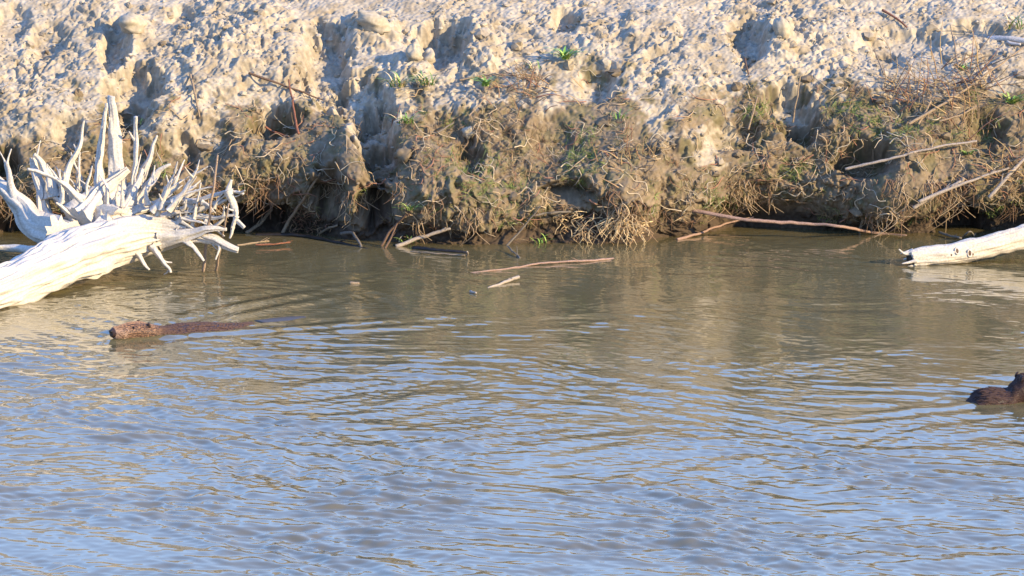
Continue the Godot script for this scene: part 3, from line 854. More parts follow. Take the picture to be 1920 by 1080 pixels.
func make_water() -> void:
	var xs := PackedFloat32Array([-120, -60, -30, -15, -9, -6, -4.5])
	for k in 590:
		xs.append(-3.65 + 7.3 * k / 589.0)
	for q in [4.5, 6.0, 9.0, 15.0, 30.0, 60.0, 120.0]:
		xs.append(q)
	var zs := PackedFloat32Array([60, 40, 28, 20, 15, 12, 10.5])
	for k in 720:
		zs.append(9.6 - 10.2 * k / 719.0)
	zs.append(-0.9)
	var nx := xs.size()
	var nz := zs.size()
	var n1 := noise(FastNoiseLite.TYPE_SIMPLEX_SMOOTH, 1.0, 201)
	var n2 := noise(FastNoiseLite.TYPE_SIMPLEX_SMOOTH, 1.0, 202)
	var n3 := noise(FastNoiseLite.TYPE_SIMPLEX_SMOOTH, 1.0, 203)
	var n4 := noise(FastNoiseLite.TYPE_SIMPLEX_SMOOTH, 1.0, 204)
	var gust := noise(FastNoiseLite.TYPE_SIMPLEX_SMOOTH, 0.5, 205, 2)
	var v := PackedVector3Array()
	v.resize(nx * nz)
	var ca := cos(0.75)
	var sa := sin(0.75)
	var cb := cos(0.3)
	var sb := sin(0.3)
	for j in nz:
		var z := zs[j]
		for i in nx:
			var x := xs[i]
			var y := 0.0
			if absf(x) < 3.7 and z < 9.7:
				var g := gust.get_noise_2d(x, z * 0.7)
				var open := smoothstep(1.8, 8.0, z + 1.6 * g - 0.7 * x)
				var chop := lerpf(0.16, 1.0, open) * clampf(0.95 + 1.1 * gust.get_noise_2d(x * 2.3 + 50.0, z * 1.6), 0.35, 1.5)
				var trail := Vector2(x - 2.2, (z - 5.35 - 0.16 * (2.2 - x)) * 2.2)
				if trail.x < 0.0:
					chop *= 1.0 - 0.7 * exp(-trail.y * trail.y * 4.0) * smoothstep(-3.4, -0.6, trail.x)
				var px := x + 0.35 * n1.get_noise_2d(x * 0.5 + 70.0, z * 0.5)
				var pz := z + 0.35 * n2.get_noise_2d(x * 0.5, z * 0.5 + 70.0)
				var ua := px * ca + pz * sa
				var va := -px * sa + pz * ca
				var ub := px * cb + pz * sb
				var vb := -px * sb + pz * cb
				y += 0.0080 * n1.get_noise_2d(va * 2.7, ua * 1.3) * (0.22 + 0.78 * chop)
				y += 0.0058 * n2.get_noise_2d(vb * 5.0, ub * 3.0) * chop
				y += 0.0050 * n3.get_noise_2d(va * 9.0 + 40.0, ua * 5.0) * chop * (1.0 + 0.5 * g)
				y += 0.0025 * n4.get_noise_2d(x * 12.0 - z * 5.0, z * 16.0) * (0.12 + 0.88 * chop)
				y += wake(x, z, Vector2(-2.05, 3.5), Vector2(0.79, -0.61), 0.007, 0.24, 2.4)
				y += wake(x, z, Vector2(2.6, 5.05), Vector2(-0.97, 0.22), 0.003, 0.22, 1.6)
				y *= 1.0 - smoothstep(3.4, 3.7, absf(x))
			v[j * nx + i] = Vector3(x, y, z)
	var n := PackedVector3Array()
	n.resize(nx * nz)
	for j in nz:
		for i in nx:
			var a := v[j * nx + mini(i + 1, nx - 1)] - v[j * nx + maxi(i - 1, 0)]
			var b := v[mini(j + 1, nz - 1) * nx + i] - v[maxi(j - 1, 0) * nx + i]
			n[j * nx + i] = a.cross(b).normalized()
	var idx := PackedInt32Array()
	idx.resize((nx - 1) * (nz - 1) * 6)
	var w := 0
	for j in nz - 1:
		for i in nx - 1:
			var a := j * nx + i
			idx[w] = a
			idx[w + 1] = a + nx + 1
			idx[w + 2] = a + 1
			idx[w + 3] = a
			idx[w + 4] = a + nx
			idx[w + 5] = a + nx + 1
			w += 6
	var arr := []
	arr.resize(Mesh.ARRAY_MAX)
	arr[Mesh.ARRAY_VERTEX] = v
	arr[Mesh.ARRAY_NORMAL] = n
	arr[Mesh.ARRAY_INDEX] = idx
	var me := ArrayMesh.new()
	me.add_surface_from_arrays(Mesh.PRIMITIVE_TRIANGLES, arr)
	part("river_water", me, M.water, self).set_meta("kind", "structure")

# ---------------------------------------------------------------- driftwood
func make_root_wad() -> void:
	var t := thing("driftwood_root_wad", "bleached white fallen tree with spiky upturned roots at left bank", "driftwood", Vector3.ZERO)
	var pts := []
	for q in TRUNK:
		pts.append(q[0])
	var p := spline(pts, 0.02)
	var rad := PackedFloat32Array()
	for i in p.size():
		var near := 1e9
		var rr := 0.1
		for k in TRUNK.size() - 1:
			var a: Vector3 = TRUNK[k][0]
			var b: Vector3 = TRUNK[k + 1][0]
			var f := clampf((p[i] - a).dot(b - a) / (b - a).length_squared(), 0.0, 1.0)
			var away := p[i].distance_to(a.lerp(b, f))
			if away < near:
				near = away
				rr = lerpf(TRUNK[k][1], TRUNK[k + 1][1], f)
		rad.append(rr)
	var v := PackedVector3Array()
	var idx := PackedInt32Array()
	tube(v, idx, p, rad, 96, 0.2, 0.22, 3)
	part("trunk", mesh_of(v, idx), M.bleached, t)
	var sd := 10
	for q in ROOTS:
		sd += 1
		var pts2 := spline(q[0], 0.04)
		var kink := noise(FastNoiseLite.TYPE_SIMPLEX_SMOOTH, 6.0, sd, 2)
		var bent := []
		for i in pts2.size():
			var e := minf(1.0, i / 3.0)
			bent.append(pts2[i] + Vector3(kink.get_noise_2d(i * 0.04, 3), kink.get_noise_2d(i * 0.04, 13), kink.get_noise_2d(i * 0.04, 23)) * 0.009 * e)
		var fl := 1.0 if q[1] < 0.03 else 1.0 + 0.45 * sin(sd * 2.3)
		var root := part("root", tube_mesh(bent, q[1] * 1.15, q[2] * 0.8, 26 if q[1] > 0.03 else 12, 0.01, 0.22, 0.7, sd, 0.55, fl), M.bleached, t)
		if q[1] > 0.02 and bent.size() > 4:
			var r := RandomNumberGenerator.new()
			r.seed = sd
			for k in r.randi_range(1, 3):
				var i := r.randi_range(2, bent.size() - 2)
				var along: Vector3 = (bent[i + 1] - bent[i - 1]).normalized()
				var out := (along * 0.8 + Vector3(r.randf_range(-0.8, 0.8), r.randf_range(-0.3, 0.9), r.randf_range(-0.4, 0.6))).normalized()
				var l := r.randf_range(0.035, 0.10)
				var f := float(i) / bent.size()
				var rr := lerpf(q[1], q[2], pow(f, 0.6)) * 0.55
				part("spur", tube_mesh([bent[i], bent[i] + out * l * 0.5, bent[i] + out * l + Vector3(r.randf_range(-0.01, 0.01), 0.012, 0)], maxf(rr, 0.008), 0.003, 9, 0.01, 0.3, 0.4, sd + k, 0.7), M.bleached, root)

func make_log() -> void:
	var t := thing("driftwood_log", "smooth white log with broken dark end in the water at right", "log", Vector3.ZERO)
	var pts := []
	for q in LOG:
		pts.append(q[0])
	var p := spline(pts, 0.02)
	var rad := PackedFloat32Array()
	for i in p.size():
		var f := float(i) / (p.size() - 1)
		rad.append(lerpf(0.052, 0.078, pow(f, 0.6)))
	var v := PackedVector3Array()
	var idx := PackedInt32Array()
	tube(v, idx, p, rad, 56, 0.16, 0.16, 5)
	part("trunk", mesh_of(v, idx), M.log_wood, t)
	# torn end: splinters round a dark rotten heart
	var e := p[0]
	var ax := (p[0] - p[3]).normalized()
	var sx := ax.cross(Vector3.UP).normalized()
	var sy := sx.cross(ax)
	var heart := part("rotten_heart", lump(300, 7, 12, 0.4), M.dark, t)
	heart.transform = Transform3D(Basis(ax * 0.02, sy * 0.04, sx * 0.04), e + ax * 0.004)
	for k in 9:
		var a := TAU * k / 9.0 + 0.3 + 0.4 * sin(k * 1.7)
		var rim := e + (sx * cos(a) + sy * sin(a)) * 0.045 - ax * 0.02
		var l := 0.03 + 0.06 * absf(sin(k * 2.7))
		var up := 0.035 if k == 3 else 0.0
		part("splinter", tube_mesh([rim, rim + ax * l * 0.6, rim + ax * l + sy * up], 0.015, 0.003, 7, 0.01, 0.3, 0.3, k), M.log_wood, t)
	# branch scars
	for q in [[0.235, 0.35, 0.018], [0.30, -0.05, 0.020], [0.20, 0.0, 0.010], [0.33, -0.2, 0.010]]:
		var at: float = q[0]
		var run := 0.0
		var i := 1
		while i < p.size() - 2 and run < at:
			run += p[i].distance_to(p[i - 1])
			i += 1
		var axx := (p[i + 1] - p[i]).normalized()
		var side := axx.cross(Vector3.UP).normalized()
		var upv := side.cross(axx)
		var out := (side * cos(q[1]) + upv * sin(q[1])).normalized()
		if out.z < 0.0:
			out = (-side * cos(q[1]) + upv * sin(q[1])).normalized()
		var c := p[i] + out * rad[i] * 0.97
		var ring := PackedVector3Array()
		var rr := PackedFloat32Array()
		var up2 := out.cross(axx)
		for k in 17:
			var a := TAU * k / 16.0
			ring.append(c + (axx * cos(a) * 0.6 + up2 * sin(a)) * q[2])
			rr.append(q[2] * 0.28)
		var vv := PackedVector3Array()
		var ii := PackedInt32Array()
		tube(vv, ii, ring, rr, 7, 0.3, 0.0, 9)
		var kn := part("knot", mesh_of(vv, ii), M.log_wood, t)
		var core := part("knot_core", lump(310 + i, 5, 10, 0.3), M.brown, kn)
		core.transform = Transform3D(Basis(axx * q[2] * 0.55, up2 * q[2] * 0.9, out * 0.005), c)

# ---------------------------------------------------------------- beavers
func beaver(at: Vector3, heading: float, secs: Array, fur: Material, label: String, head: Dictionary, furry: Color, furface: Color) -> void:
	var t := thing("beaver", label, "beaver", at, "beavers swimming in the river")
	t.rotation.y = heading
	var pts := []
	for q in secs:
		pts.append(q)
	var v := PackedVector3Array()
	var idx := PackedInt32Array()
	var sides := 28
	var rows := 0
	var nz := noise(FastNoiseLite.TYPE_SIMPLEX_SMOOTH, 14.0, 401, 3)
	for i in secs.size() - 1:
		for k in 6:
			var f := k / 6.0
			if i == secs.size() - 2 and k == 5:
				f = 1.0
			var c := []
			for d in 5:
				var p0: float = secs[maxi(i - 1, 0)][d]
				var p1: float = secs[i][d]
				var p2: float = secs[i + 1][d]
				var p3: float = secs[mini(i + 2, secs.size() - 1)][d]
				c.append(cubic_interpolate(p1, p2, p0, p3, f))
			for a in sides:
				var an := TAU * a / sides
				var cy: float = c[1] + sin(an) * (c[3] if sin(an) > 0.0 else c[4])
				var p := Vector3(c[0], cy, cos(an) * c[2])
				p += Vector3(0, sin(an), cos(an)) * 0.006 * nz.get_noise_3d(p.x * 0.5, p.y * 1.6, p.z * 1.6)
				v.append(p)
			rows += 1
	for i in rows - 1:
		for a in sides:
			var p := i * sides + a
			var q := i * sides + (a + 1) % sides
			idx.append_array([p, q + sides, p + sides, p, q, q + sides])
	var c0 := v.size()
	v.append(Vector3(secs[0][0] + 0.004, secs[0][1], 0))
	v.append(Vector3(secs[-1][0], secs[-1][1], 0))
	for a in sides:
		idx.append_array([c0, (a + 1) % sides, a, c0 + 1, (rows - 1) * sides + a, (rows - 1) * sides + (a + 1) % sides])
	var body_mesh := mesh_of(v, idx)
	var body := part("body", body_mesh, fur, t)
	# fur: wet pointed locks laid back along the body
	var lock_v := PackedVector3Array()
	var lock_i := PackedInt32Array()
	tube(lock_v, lock_i, PackedVector3Array([Vector3(0, 0, 0), Vector3(-0.4, 0.10, 0), Vector3(-0.8, 0.12, 0), Vector3(-1.0, 0.09, 0)]), PackedFloat32Array([0.11, 0.10, 0.05, 0.008]), 4)
	var lock := mesh_of(lock_v, lock_i)
	lock.surface_set_material(0, M.fibre)
	var mm := MultiMesh.new()
	mm.transform_format = MultiMesh.TRANSFORM_3D
	mm.use_colors = true
	mm.mesh = lock
	var norms: PackedVector3Array = body_mesh.surface_get_arrays(0)[Mesh.ARRAY_NORMAL]
	var verts: PackedVector3Array = body_mesh.surface_get_arrays(0)[Mesh.ARRAY_VERTEX]
	var r := RandomNumberGenerator.new()
	r.seed = 77
	var tr := []
	var cs := []
	for k in 9000:
		var q := r.randi_range(0, sides * (rows - 2))
		var p := verts[q].lerp(verts[(q + 1) % (sides * rows)], r.randf()).lerp(verts[(q + sides) % (sides * rows)], r.randf())
		if p.y < -0.03 or p.x > secs[0][0] - 0.012:
			continue
		var nn := norms[q]
		var fwd := (Vector3.RIGHT - nn * nn.x).normalized()
		fwd = (fwd + Vector3(0, r.randf_range(-0.25, 0.25), r.randf_range(-0.3, 0.3))).normalized()
		var sd := fwd.cross(nn).normalized()
		var face := smoothstep(head.x - 0.08, head.x + 0.01, p.x)
		var l := lerpf(r.randf_range(0.022, 0.036), r.randf_range(0.007, 0.012), face)
		tr.append(Transform3D(Basis(fwd * l, nn * l, sd * l), p - nn * 0.001))
		var c := furry.lerp(furface, face * r.randf_range(0.7, 1.0)) * r.randf_range(0.88, 1.12)
		if head.muzzle > 0.0 and p.x > secs[0][0] - 0.075 and p.y < secs[0][1] + 0.02:
			c = c.lerp(Color(0.46, 0.33, 0.26), head.muzzle * r.randf())
		c.a = 1.0
		cs.append(c)
	mm.instance_count = tr.size()
	for k in tr.size():
		mm.set_instance_transform(k, tr[k])
		mm.set_instance_color(k, cs[k])
	var fo := MultiMeshInstance3D.new()
	fo.name = "fur"
	fo.multimesh = mm
	fo.set_meta("kind", "stuff")
	t.add_child(fo)
	for sgn in [-1.0, 1.0]:
		var ear := part("ear", lump(420, 7, 12, 0.12), fur, t)
		ear.transform = Transform3D(Basis.from_euler(Vector3(0, 0.5 * sgn, -0.4)).scaled_local(Vector3(0.007, 0.016, 0.014)), Vector3(head.x, head.ear_y, head.ear_z * sgn))
		var eye := part("eye", lump(421, 8, 12, 0.0), M.eye, t)
		eye.transform = Transform3D(Basis.from_scale(Vector3(0.0065, 0.0065, 0.0065)), Vector3(head.eye_x, head.eye_y, head.eye_z * sgn))
	var nose := part("nose", lump(422, 8, 12, 0.1), M.skin_dark, t)
	nose.transform = Transform3D(Basis.from_scale(Vector3(0.009, 0.009, 0.014)), Vector3(secs[0][0] + 0.002, secs[0][1] + 0.006, 0))
	# flat scaly tail trailing at the surface
	var tv := PackedVector3Array()
	var ti := PackedInt32Array()
	var tp := PackedVector3Array()
	var rd := PackedFloat32Array()
	for k in 15:
		var f := k / 14.0
		tp.append(Vector3(secs[-1][0] + 0.06 - 0.34 * f, lerpf(head.tail_y, head.tail_y - 0.012, f), 0))
		rd.append(lerpf(0.03, 0.065, sin(PI * minf(f * 0.62 + 0.1, 1.0))) * (1.0 if f < 0.85 else sqrt(maxf(0.02, 1.0 - pow((f - 0.85) / 0.15, 2)))))
	tube(tv, ti, tp, rd, 20, 0.0, 0.0, 0, 0.16)
	part("tail", mesh_of(tv, ti), M.tail_skin, t)

func make_beavers() -> void:
	var a := [[0.50, 0.038, 0.016, 0.014, 0.02], [0.475, 0.038, 0.036, 0.026, 0.036], [0.43, 0.036, 0.048, 0.036, 0.05], [0.38, 0.036, 0.058, 0.042, 0.06], [0.31, 0.030, 0.066, 0.043, 0.07],
		[0.25, 0.012, 0.078, 0.040, 0.08], [0.17, -0.008, 0.098, 0.042, 0.10], [0.06, -0.013, 0.125, 0.050, 0.12], [-0.08, -0.024, 0.135, 0.052, 0.12], [-0.22, -0.037, 0.12, 0.046, 0.10], [-0.36, -0.044, 0.07, 0.044, 0.06], [-0.47, -0.045, 0.03, 0.02, 0.03]]
	beaver(Vector3(-1.655, 0.0, 3.19), PI + 0.66, a, M.fur, "brown beaver swimming left with head above water below the root wad", {"muzzle": 0.8, "x": 0.30, "ear_y": 0.062, "ear_z": 0.050, "eye_x": 0.395, "eye_y": 0.057, "eye_z": 0.048, "tail_y": 0.0}, Color(0.07, 0.041, 0.033), Color(0.32, 0.19, 0.115))
	var b := [[0.47, 0.060, 0.016, 0.014, 0.02], [0.445, 0.060, 0.036, 0.028, 0.040], [0.40, 0.068, 0.052, 0.046, 0.06], [0.35, 0.077, 0.064, 0.060, 0.07], [0.29, 0.074, 0.068, 0.064, 0.09],
		[0.255, 0.050, 0.070, 0.055, 0.09], [0.225, 0.018, 0.085, 0.052, 0.10], [0.15, 0.008, 0.105, 0.062, 0.12], [0.09, 0.0, 0.11, 0.058, 0.12], [0.04, -0.030, 0.10, 0.046, 0.10], [-0.10, -0.08, 0.07, 0.04, 0.06], [-0.21, -0.09, 0.03, 0.02, 0.03]]
	beaver(Vector3(2.11, -0.012, 5.20), 0.10, b, M.fur_wet, "dark wet beaver swimming out of view at the right edge", {"muzzle": 0.0, "x": 0.275, "ear_y": 0.125, "ear_z": 0.052, "eye_x": 0.37, "eye_y": 0.112, "eye_z": 0.052, "tail_y": -0.08}, Color(0.05, 0.029, 0.024), Color(0.055, 0.032, 0.026))

# ---------------------------------------------------------------- loose things
func make_blocks() -> void:
	var sd := 500
	for q in BLOCKS:
		sd += 1
		var at: Vector3 = bank_at(q[2], q[3]) + bank_normal(q[2], q[3]) * q[6] * 0.5
		var o := part(numbered(q[0]), lump(sd, 12, 18, 0.22 if q[0] == "clay_boulder" else 0.5), M.clay_0 if q[3] > 1.5 else M.clay_2, self)
		tag(o, q[1], "clod", "large clods lodged in the bank")
		o.transform = Transform3D(Basis(Vector3(0, 0, 1), q[7]).scaled_local(Vector3(q[4], q[5], q[6])), at)

func make_sticks() -> void:
	var sd := 600
	for q in STICKS:
		sd += 1
		var pts := []
		for p in q[6]:
			pts.append(resolve(p))
		if not q[0] in ["root_hoop", "rootlet", "branch"] and pts.size() > 2:
			var a: Vector3 = pts[0]
			var b: Vector3 = pts[-1]
			var push := 0.0
			var straight := []
			for i in pts.size():
				var f: float = (pts[i] - a).dot(b - a) / (b - a).length_squared()
				var on: Vector3 = a.lerp(b, f)
				on += (pts[i] - on) * 0.25
				straight.append(on)
				push = maxf(push, (pts[i] - on).dot(Vector3(0, 0.35, 0.93)))
			for i in pts.size():
				pts[i] = straight[i] + Vector3(0, 0.35, 0.93) * minf(push, 0.12)
		var t := thing(q[0], q[1], q[2], Vector3.ZERO, "%s pieces strewn along the bank and waterline" % q[2])
		var p2 := spline(pts, 0.03)
		var nz := noise(FastNoiseLite.TYPE_SIMPLEX_SMOOTH, 7.0, sd, 2)
		var wob := []
		for i in p2.size():
			var e := sin(PI * i / maxf(1.0, p2.size() - 1.0))
			wob.append(p2[i] + Vector3(nz.get_noise_2d(i * 0.03, 0), nz.get_noise_2d(i * 0.03, 9), nz.get_noise_2d(i * 0.03, 19)) * 0.007 * e)
		part("shaft", tube_mesh(wob, q[4], q[5], 8, 0.02, 0.25, 0.0, sd), M[q[3]], t)
		if wob.size() > 8 and q[0] != "driftwood_piece" and q[0] != "stake":
			var r := RandomNumberGenerator.new()
			r.seed = sd
			for k in r.randi_range(1, 2):
				var i := r.randi_range(2, wob.size() - 3)
				var d: Vector3 = (wob[i + 1] - wob[i - 1]).normalized()
				var out := (d * 0.7 + Vector3(r.randf_range(-0.6, 0.6), r.randf_range(0.1, 0.8), r.randf_range(0.0, 0.5))).normalized()
				var l := r.randf_range(0.02, 0.06)
				part("side_twig", tube_mesh([wob[i], wob[i] + out * l * 0.5, wob[i] + out * l + d * 0.01], q[5] * 0.7, q[5] * 0.25, 6, 0.015, 0.2, 0.0, sd), M[q[3]], t)

func make_greens() -> void:
	var r := RandomNumberGenerator.new()
	r.seed = 900
	for q in GREENS:
		var at := proud(q[3], q[4], 0.05)
		var t := thing(q[0], q[1], q[2], at, "green %s growing on the bank" % q[2])
		for k in q[5]:
			var v := PackedVector3Array()
			var idx := PackedInt32Array()
			var a := r.randf() * TAU
			var lean := r.randf_range(0.2, 0.9)
			var d := Vector3(cos(a) * lean, 1.0, sin(a) * lean + 0.35).normalized()
			var bend := Vector3(cos(a) * 0.4, -0.45, sin(a) * 0.4 + 0.1)
			var off := Vector3(r.randf_range(-1, 1), 0, r.randf_range(-0.5, 0.5)) * (0.02 if q[8] == "weed" else 0.045)
			var l: float = q[6] * r.randf_range(0.6, 1.35)
			blade(v, idx, off, d, bend, l, q[7] * r.randf_range(1.0, 1.7), 5)
			var m: String = ["green_a", "green_b", "green_c"][r.randi() % 3]
			if q[8] == "grass" and r.randf() < 0.35:
				m = "straw_a"
			part("leaf" if q[8] == "weed" else "blade", mesh_of(v, idx), M[m], t)

func make_clumps() -> void:
	var r := RandomNumberGenerator.new()
	r.seed = 950
	for q in CLUMPS:
		var at := bank_at(q[3], q[4])
		var t := thing(q[0], q[1], q[2], at, "dry %s caught on the bank" % q[2])
		for k in q[5]:
			var x: float = q[3] + r.randfn(0.0, 0.5) * q[7]
			var s: float = q[4] + r.randfn(0.0, 0.5) * q[7] * (0.8 if q[8] == "tangle" else 0.6)
			var p := proud(x, s, 0.02) - at
			var l: float = q[6] * r.randf_range(0.4, 1.0)
			if q[8] == "droop":
				var d := Vector3(r.randf_range(-0.9, 0.9), r.randf_range(-0.3, 0.9), r.randf_range(0.3, 0.9)).normalized()
				var e := p + d * l * r.randf_range(0.2, 0.4)
				var f := e + Vector3(d.x * 0.6 + r.randf_range(-0.5, 0.5), r.randf_range(-0.9, 0.0), r.randf_range(-0.1, 0.4)) * l * 0.4
				var g := f + Vector3(r.randf_range(-0.7, 0.7), r.randf_range(-0.9, -0.1), r.randf_range(-0.2, 0.2)) * l * 0.35
				part("stem", tube_mesh([p, e, f, g], r.randf_range(0.0022, 0.004), 0.0012, 4, 0.03), M[["straw_a", "straw_b", "straw_a", "straw_c"][k % 4] if q[0] == "straw_clump" else ["straw_red", "straw_c", "brown"][k % 3]], t)
			else:
				var a := r.randf_range(-1.0, 1.0) * 1.35
				var d := Vector3(sin(a), absf(cos(a)) * 0.9, r.randf_range(0.1, 0.7)).normalized()
				var e := p + d * l * 0.5 + Vector3(0, 0, 0.01)
				var g := e + (d + Vector3(r.randf_range(-0.4, 0.4), r.randf_range(-0.5, 0.15), r.randf_range(-0.2, 0.2))).normalized() * l * 0.5
				part("stem", tube_mesh([p, e, g], r.randf_range(0.0022, 0.005), 0.0014, 4, 0.03), M[["straw_b", "straw_c", "straw_red", "tan"][r.randi() % 4]], t)

func scatter(called: String, meshes: Array, count: int, sd: int, place: Callable, parent: Node, label: String) -> void:
	var r := RandomNumberGenerator.new()
	r.seed = sd
	var tr := []
	var cs := []
	for m in meshes:
		tr.append([])
		cs.append([])
	for k in count:
		var got = place.call(r)
		if got == null:
			continue
		var w := r.randi() % meshes.size()
		tr[w].append(got[0])
		cs[w].append(got[1])
	for w in meshes.size():
		var mm := MultiMesh.new()
		mm.transform_format = MultiMesh.TRANSFORM_3D
		mm.use_colors = true
		mm.mesh = meshes[w]
		mm.instance_count = tr[w].size()
		for k in tr[w].size():
			mm.set_instance_transform(k, tr[w][k])
			mm.set_instance_color(k, cs[w][k])
		var o := MultiMeshInstance3D.new()
		o.name = numbered(called)
		o.multimesh = mm
		o.set_meta("kind", "stuff")
		o.set_meta("label", label)
		o.set_meta("category", called.replace("_", " "))
		parent.add_child(o)

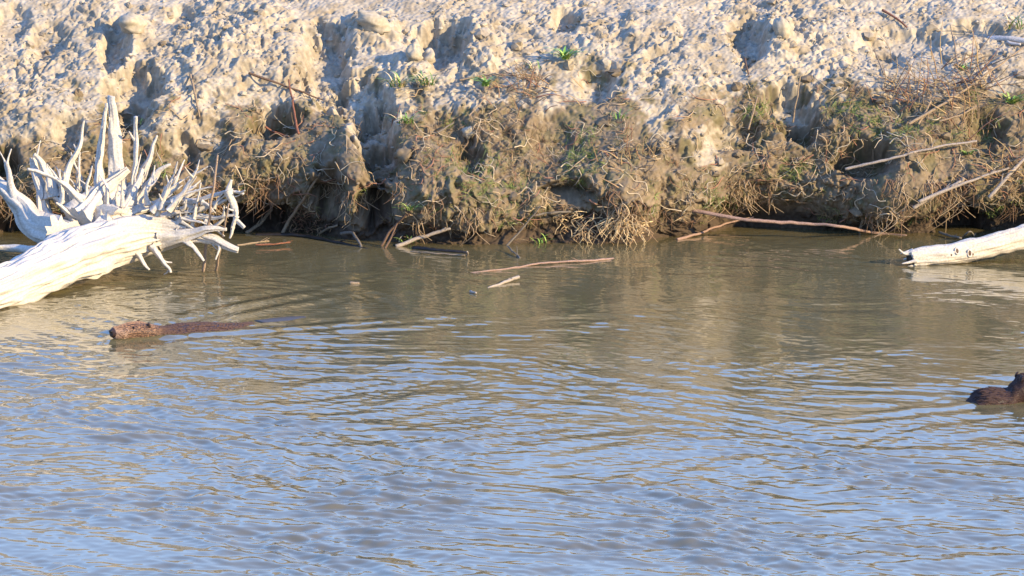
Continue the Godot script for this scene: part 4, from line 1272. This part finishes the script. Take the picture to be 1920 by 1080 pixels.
func make_litter() -> void:
	var crumbs := []
	for k in 3:
		var m := chunk(700 + k, 4, 6)
		m.surface_set_material(0, M.clod)
		crumbs.append(m)
	var cn := noise(FastNoiseLite.TYPE_SIMPLEX_SMOOTH, 1.6, 71, 5)
	var patch := noise(FastNoiseLite.TYPE_SIMPLEX_SMOOTH, 1.7, 81, 2)
	var crumb_at := func(r: RandomNumberGenerator):
		var x := r.randf_range(-3.6, 3.6)
		var s := r.randf_range(0.9, 2.95)
		if patch.get_noise_2d(x, s) < r.randf_range(-0.5, 0.35):
			return null
		var size := 0.004 + 0.013 * pow(r.randf(), 2.5)
		var nn := bank_normal(x, s)
		var b := Basis.from_euler(Vector3(r.randf() * TAU, r.randf() * TAU, r.randf() * TAU)).scaled(Vector3(size * r.randf_range(0.8, 1.4), size * r.randf_range(0.6, 1.0), size))
		var c := bank_tint(x, s)
		c = c * r.randf_range(0.9, 1.2)
		c.a = 1.0
		return [Transform3D(b, bank_at(x, s) + nn * size * 0.1), c]
	scatter("soil_crumbs", crumbs, 7000, 31, crumb_at, self, "loose crumbs of dry and damp soil over the bank")
	# mat of dead grass, moss and rootlets on the lower bank
	var tufts := []
	for k in 6:
		var v := PackedVector3Array()
		var idx := PackedInt32Array()
		var r := RandomNumberGenerator.new()
		r.seed = 40 + k
		for b in 9:
			var a := r.randf() * TAU
			var d := Vector3(cos(a) * 0.8, r.randf_range(0.25, 1.0), sin(a) * 0.8).normalized()
			blade(v, idx, Vector3(r.randf_range(-0.25, 0.25), -0.05, r.randf_range(-0.25, 0.25)), d, Vector3(r.randf_range(-0.6, 0.6), r.randf_range(-0.7, 0.1), r.randf_range(-0.6, 0.6)), r.randf_range(0.5, 1.1), 0.055, 4, 0.25)
		var m := mesh_of(v, idx)
		m.surface_set_material(0, M.fibre)
		tufts.append(m)
	var tuft_at := func(r: RandomNumberGenerator):
		var x := r.randf_range(-3.6, 3.6)
		var s := r.randf_range(0.82, 2.0)
		var line := 1.70 + 0.6 * cn.get_noise_2d(x, s)
		line -= bare(x) * 1.5 + (0.25 if x < -0.7 else 0.0)
		if s > line or patch.get_noise_2d(x + 7.0, s) < r.randf_range(-0.35, 0.25):
			return null
		var nn := bank_normal(x, s)
		var up := (nn + Vector3(0, -0.35, 0.25)).normalized()
		var sx := up.cross(Vector3(r.randf_range(-1, 1), r.randf_range(-1, 1), r.randf_range(-1, 1))).normalized()
		var size := r.randf_range(0.022, 0.07)
		var c: Color = [Color(0.27, 0.19, 0.105), Color(0.19, 0.14, 0.075), Color(0.17, 0.15, 0.06), Color(0.36, 0.27, 0.155), Color(0.19, 0.11, 0.065)][r.randi() % 5]
		if patch.get_noise_2d(x * 1.3 + 31.0, s * 1.3) > r.randf_range(0.05, 0.4):
			c = Color(0.16, 0.20, 0.06)
		c = c * r.randf_range(0.7, 1.15)
		c.a = 1.0
		return [Transform3D(Basis(sx * size, up * size, sx.cross(up) * size), bank_at(x, s)), c]
	scatter("dead_grass_mat", tufts, 8500, 32, tuft_at, self, "shaggy mat of dead grass and moss on the lower bank")
	# loose dead stems and bared roots strewn over the soil
	var strands := []
	for k in 7:
		var v := PackedVector3Array()
		var idx := PackedInt32Array()
		var r := RandomNumberGenerator.new()
		r.seed = 140 + k
		var pts := [Vector3(-0.5, -0.04, 0)]
		for b in 4:
			pts.append(Vector3(-0.5 + 0.25 * (b + 1) + r.randf_range(-0.05, 0.05), r.randf_range(-0.02, 0.10), r.randf_range(-0.16, 0.16)))
		var sp := spline(pts, 0.08)
		var rad := PackedFloat32Array()
		for i in sp.size():
			rad.append(lerpf(0.022, 0.007, float(i) / sp.size()))
		tube(v, idx, sp, rad, 5)
		if k % 2 == 0:
			var q := sp[int(sp.size() * 0.5)]
			tube(v, idx, PackedVector3Array([q, q + Vector3(0.12, 0.08, 0.08), q + Vector3(0.26, 0.10, 0.2)]), PackedFloat32Array([0.012, 0.009, 0.004]), 4)
		var m := mesh_of(v, idx)
		m.surface_set_material(0, M.fibre)
		strands.append(m)
	var strand_at := func(r: RandomNumberGenerator):
		var x := r.randf_range(-3.6, 3.6)
		var s := r.randf_range(0.86, 2.2)
		if s > 1.75 + 0.6 * cn.get_noise_2d(x, s) - bare(x) + r.randf_range(-0.3, 0.2):
			return null
		var nn := bank_normal(x, s)
		var fwd := Vector3(r.randf_range(-1, 1), r.randf_range(-1, 0.6), r.randf_range(-0.3, 0.5))
		fwd = (fwd - nn * nn.dot(fwd)).normalized()
		var size := r.randf_range(0.06, 0.20)
		var c: Color = [Color(0.36, 0.26, 0.15), Color(0.24, 0.16, 0.09), Color(0.46, 0.36, 0.23), Color(0.26, 0.13, 0.08), Color(0.33, 0.28, 0.2)][r.randi() % 5]
		c.a = 1.0
		return [Transform3D(Basis(fwd * size, nn * size, fwd.cross(nn) * size), proud(x, s, 0.012)), c]
	scatter("dead_stems", strands, 2000, 35, strand_at, self, "loose dead stems and bare roots strewn over the lower bank")
	# rootlets hanging from the lip
	var hang := []
	for k in 4:
		var v := PackedVector3Array()
		var idx := PackedInt32Array()
		var r := RandomNumberGenerator.new()
		r.seed = 60 + k
		for b in 5:
			var p0 := Vector3(r.randf_range(-0.3, 0.3), 0.1, r.randf_range(-0.1, 0.1))
			var l := r.randf_range(0.5, 1.2)
			var pts := spline([p0, p0 + Vector3(r.randf_range(-0.35, 0.35), -l * 0.4, r.randf_range(0.0, 0.3)), p0 + Vector3(r.randf_range(-0.6, 0.6), -l, r.randf_range(-0.3, 0.2))], 0.2)
			var rad := PackedFloat32Array()
			for i in pts.size():
				rad.append(lerpf(0.024, 0.008, float(i) / pts.size()))
			tube(v, idx, pts, rad, 4)
		var m := mesh_of(v, idx)
		m.surface_set_material(0, M.fibre)
		hang.append(m)
	var hang_at := func(r: RandomNumberGenerator):
		var x := r.randf_range(-3.6, 3.6)
		var s := r.randf_range(0.88, 1.15)
		if patch.get_noise_2d(x * 1.5 + 20.0, 0.0) < r.randf_range(-0.5, 0.3):
			return null
		var size := r.randf_range(0.06, 0.15)
		var c: Color = [Color(0.30, 0.21, 0.12), Color(0.20, 0.12, 0.07), Color(0.38, 0.28, 0.17)][r.randi() % 3]
		c.a = 1.0
		return [Transform3D(Basis(Vector3.UP, r.randf_range(-0.6, 0.6)).scaled(Vector3(size, size, size)), bank_at(x, s) + Vector3(0, 0, 0.01)), c]
	scatter("hanging_rootlets", hang, 380, 33, hang_at, self, "fine rootlets hanging over the undercut at the waterline")
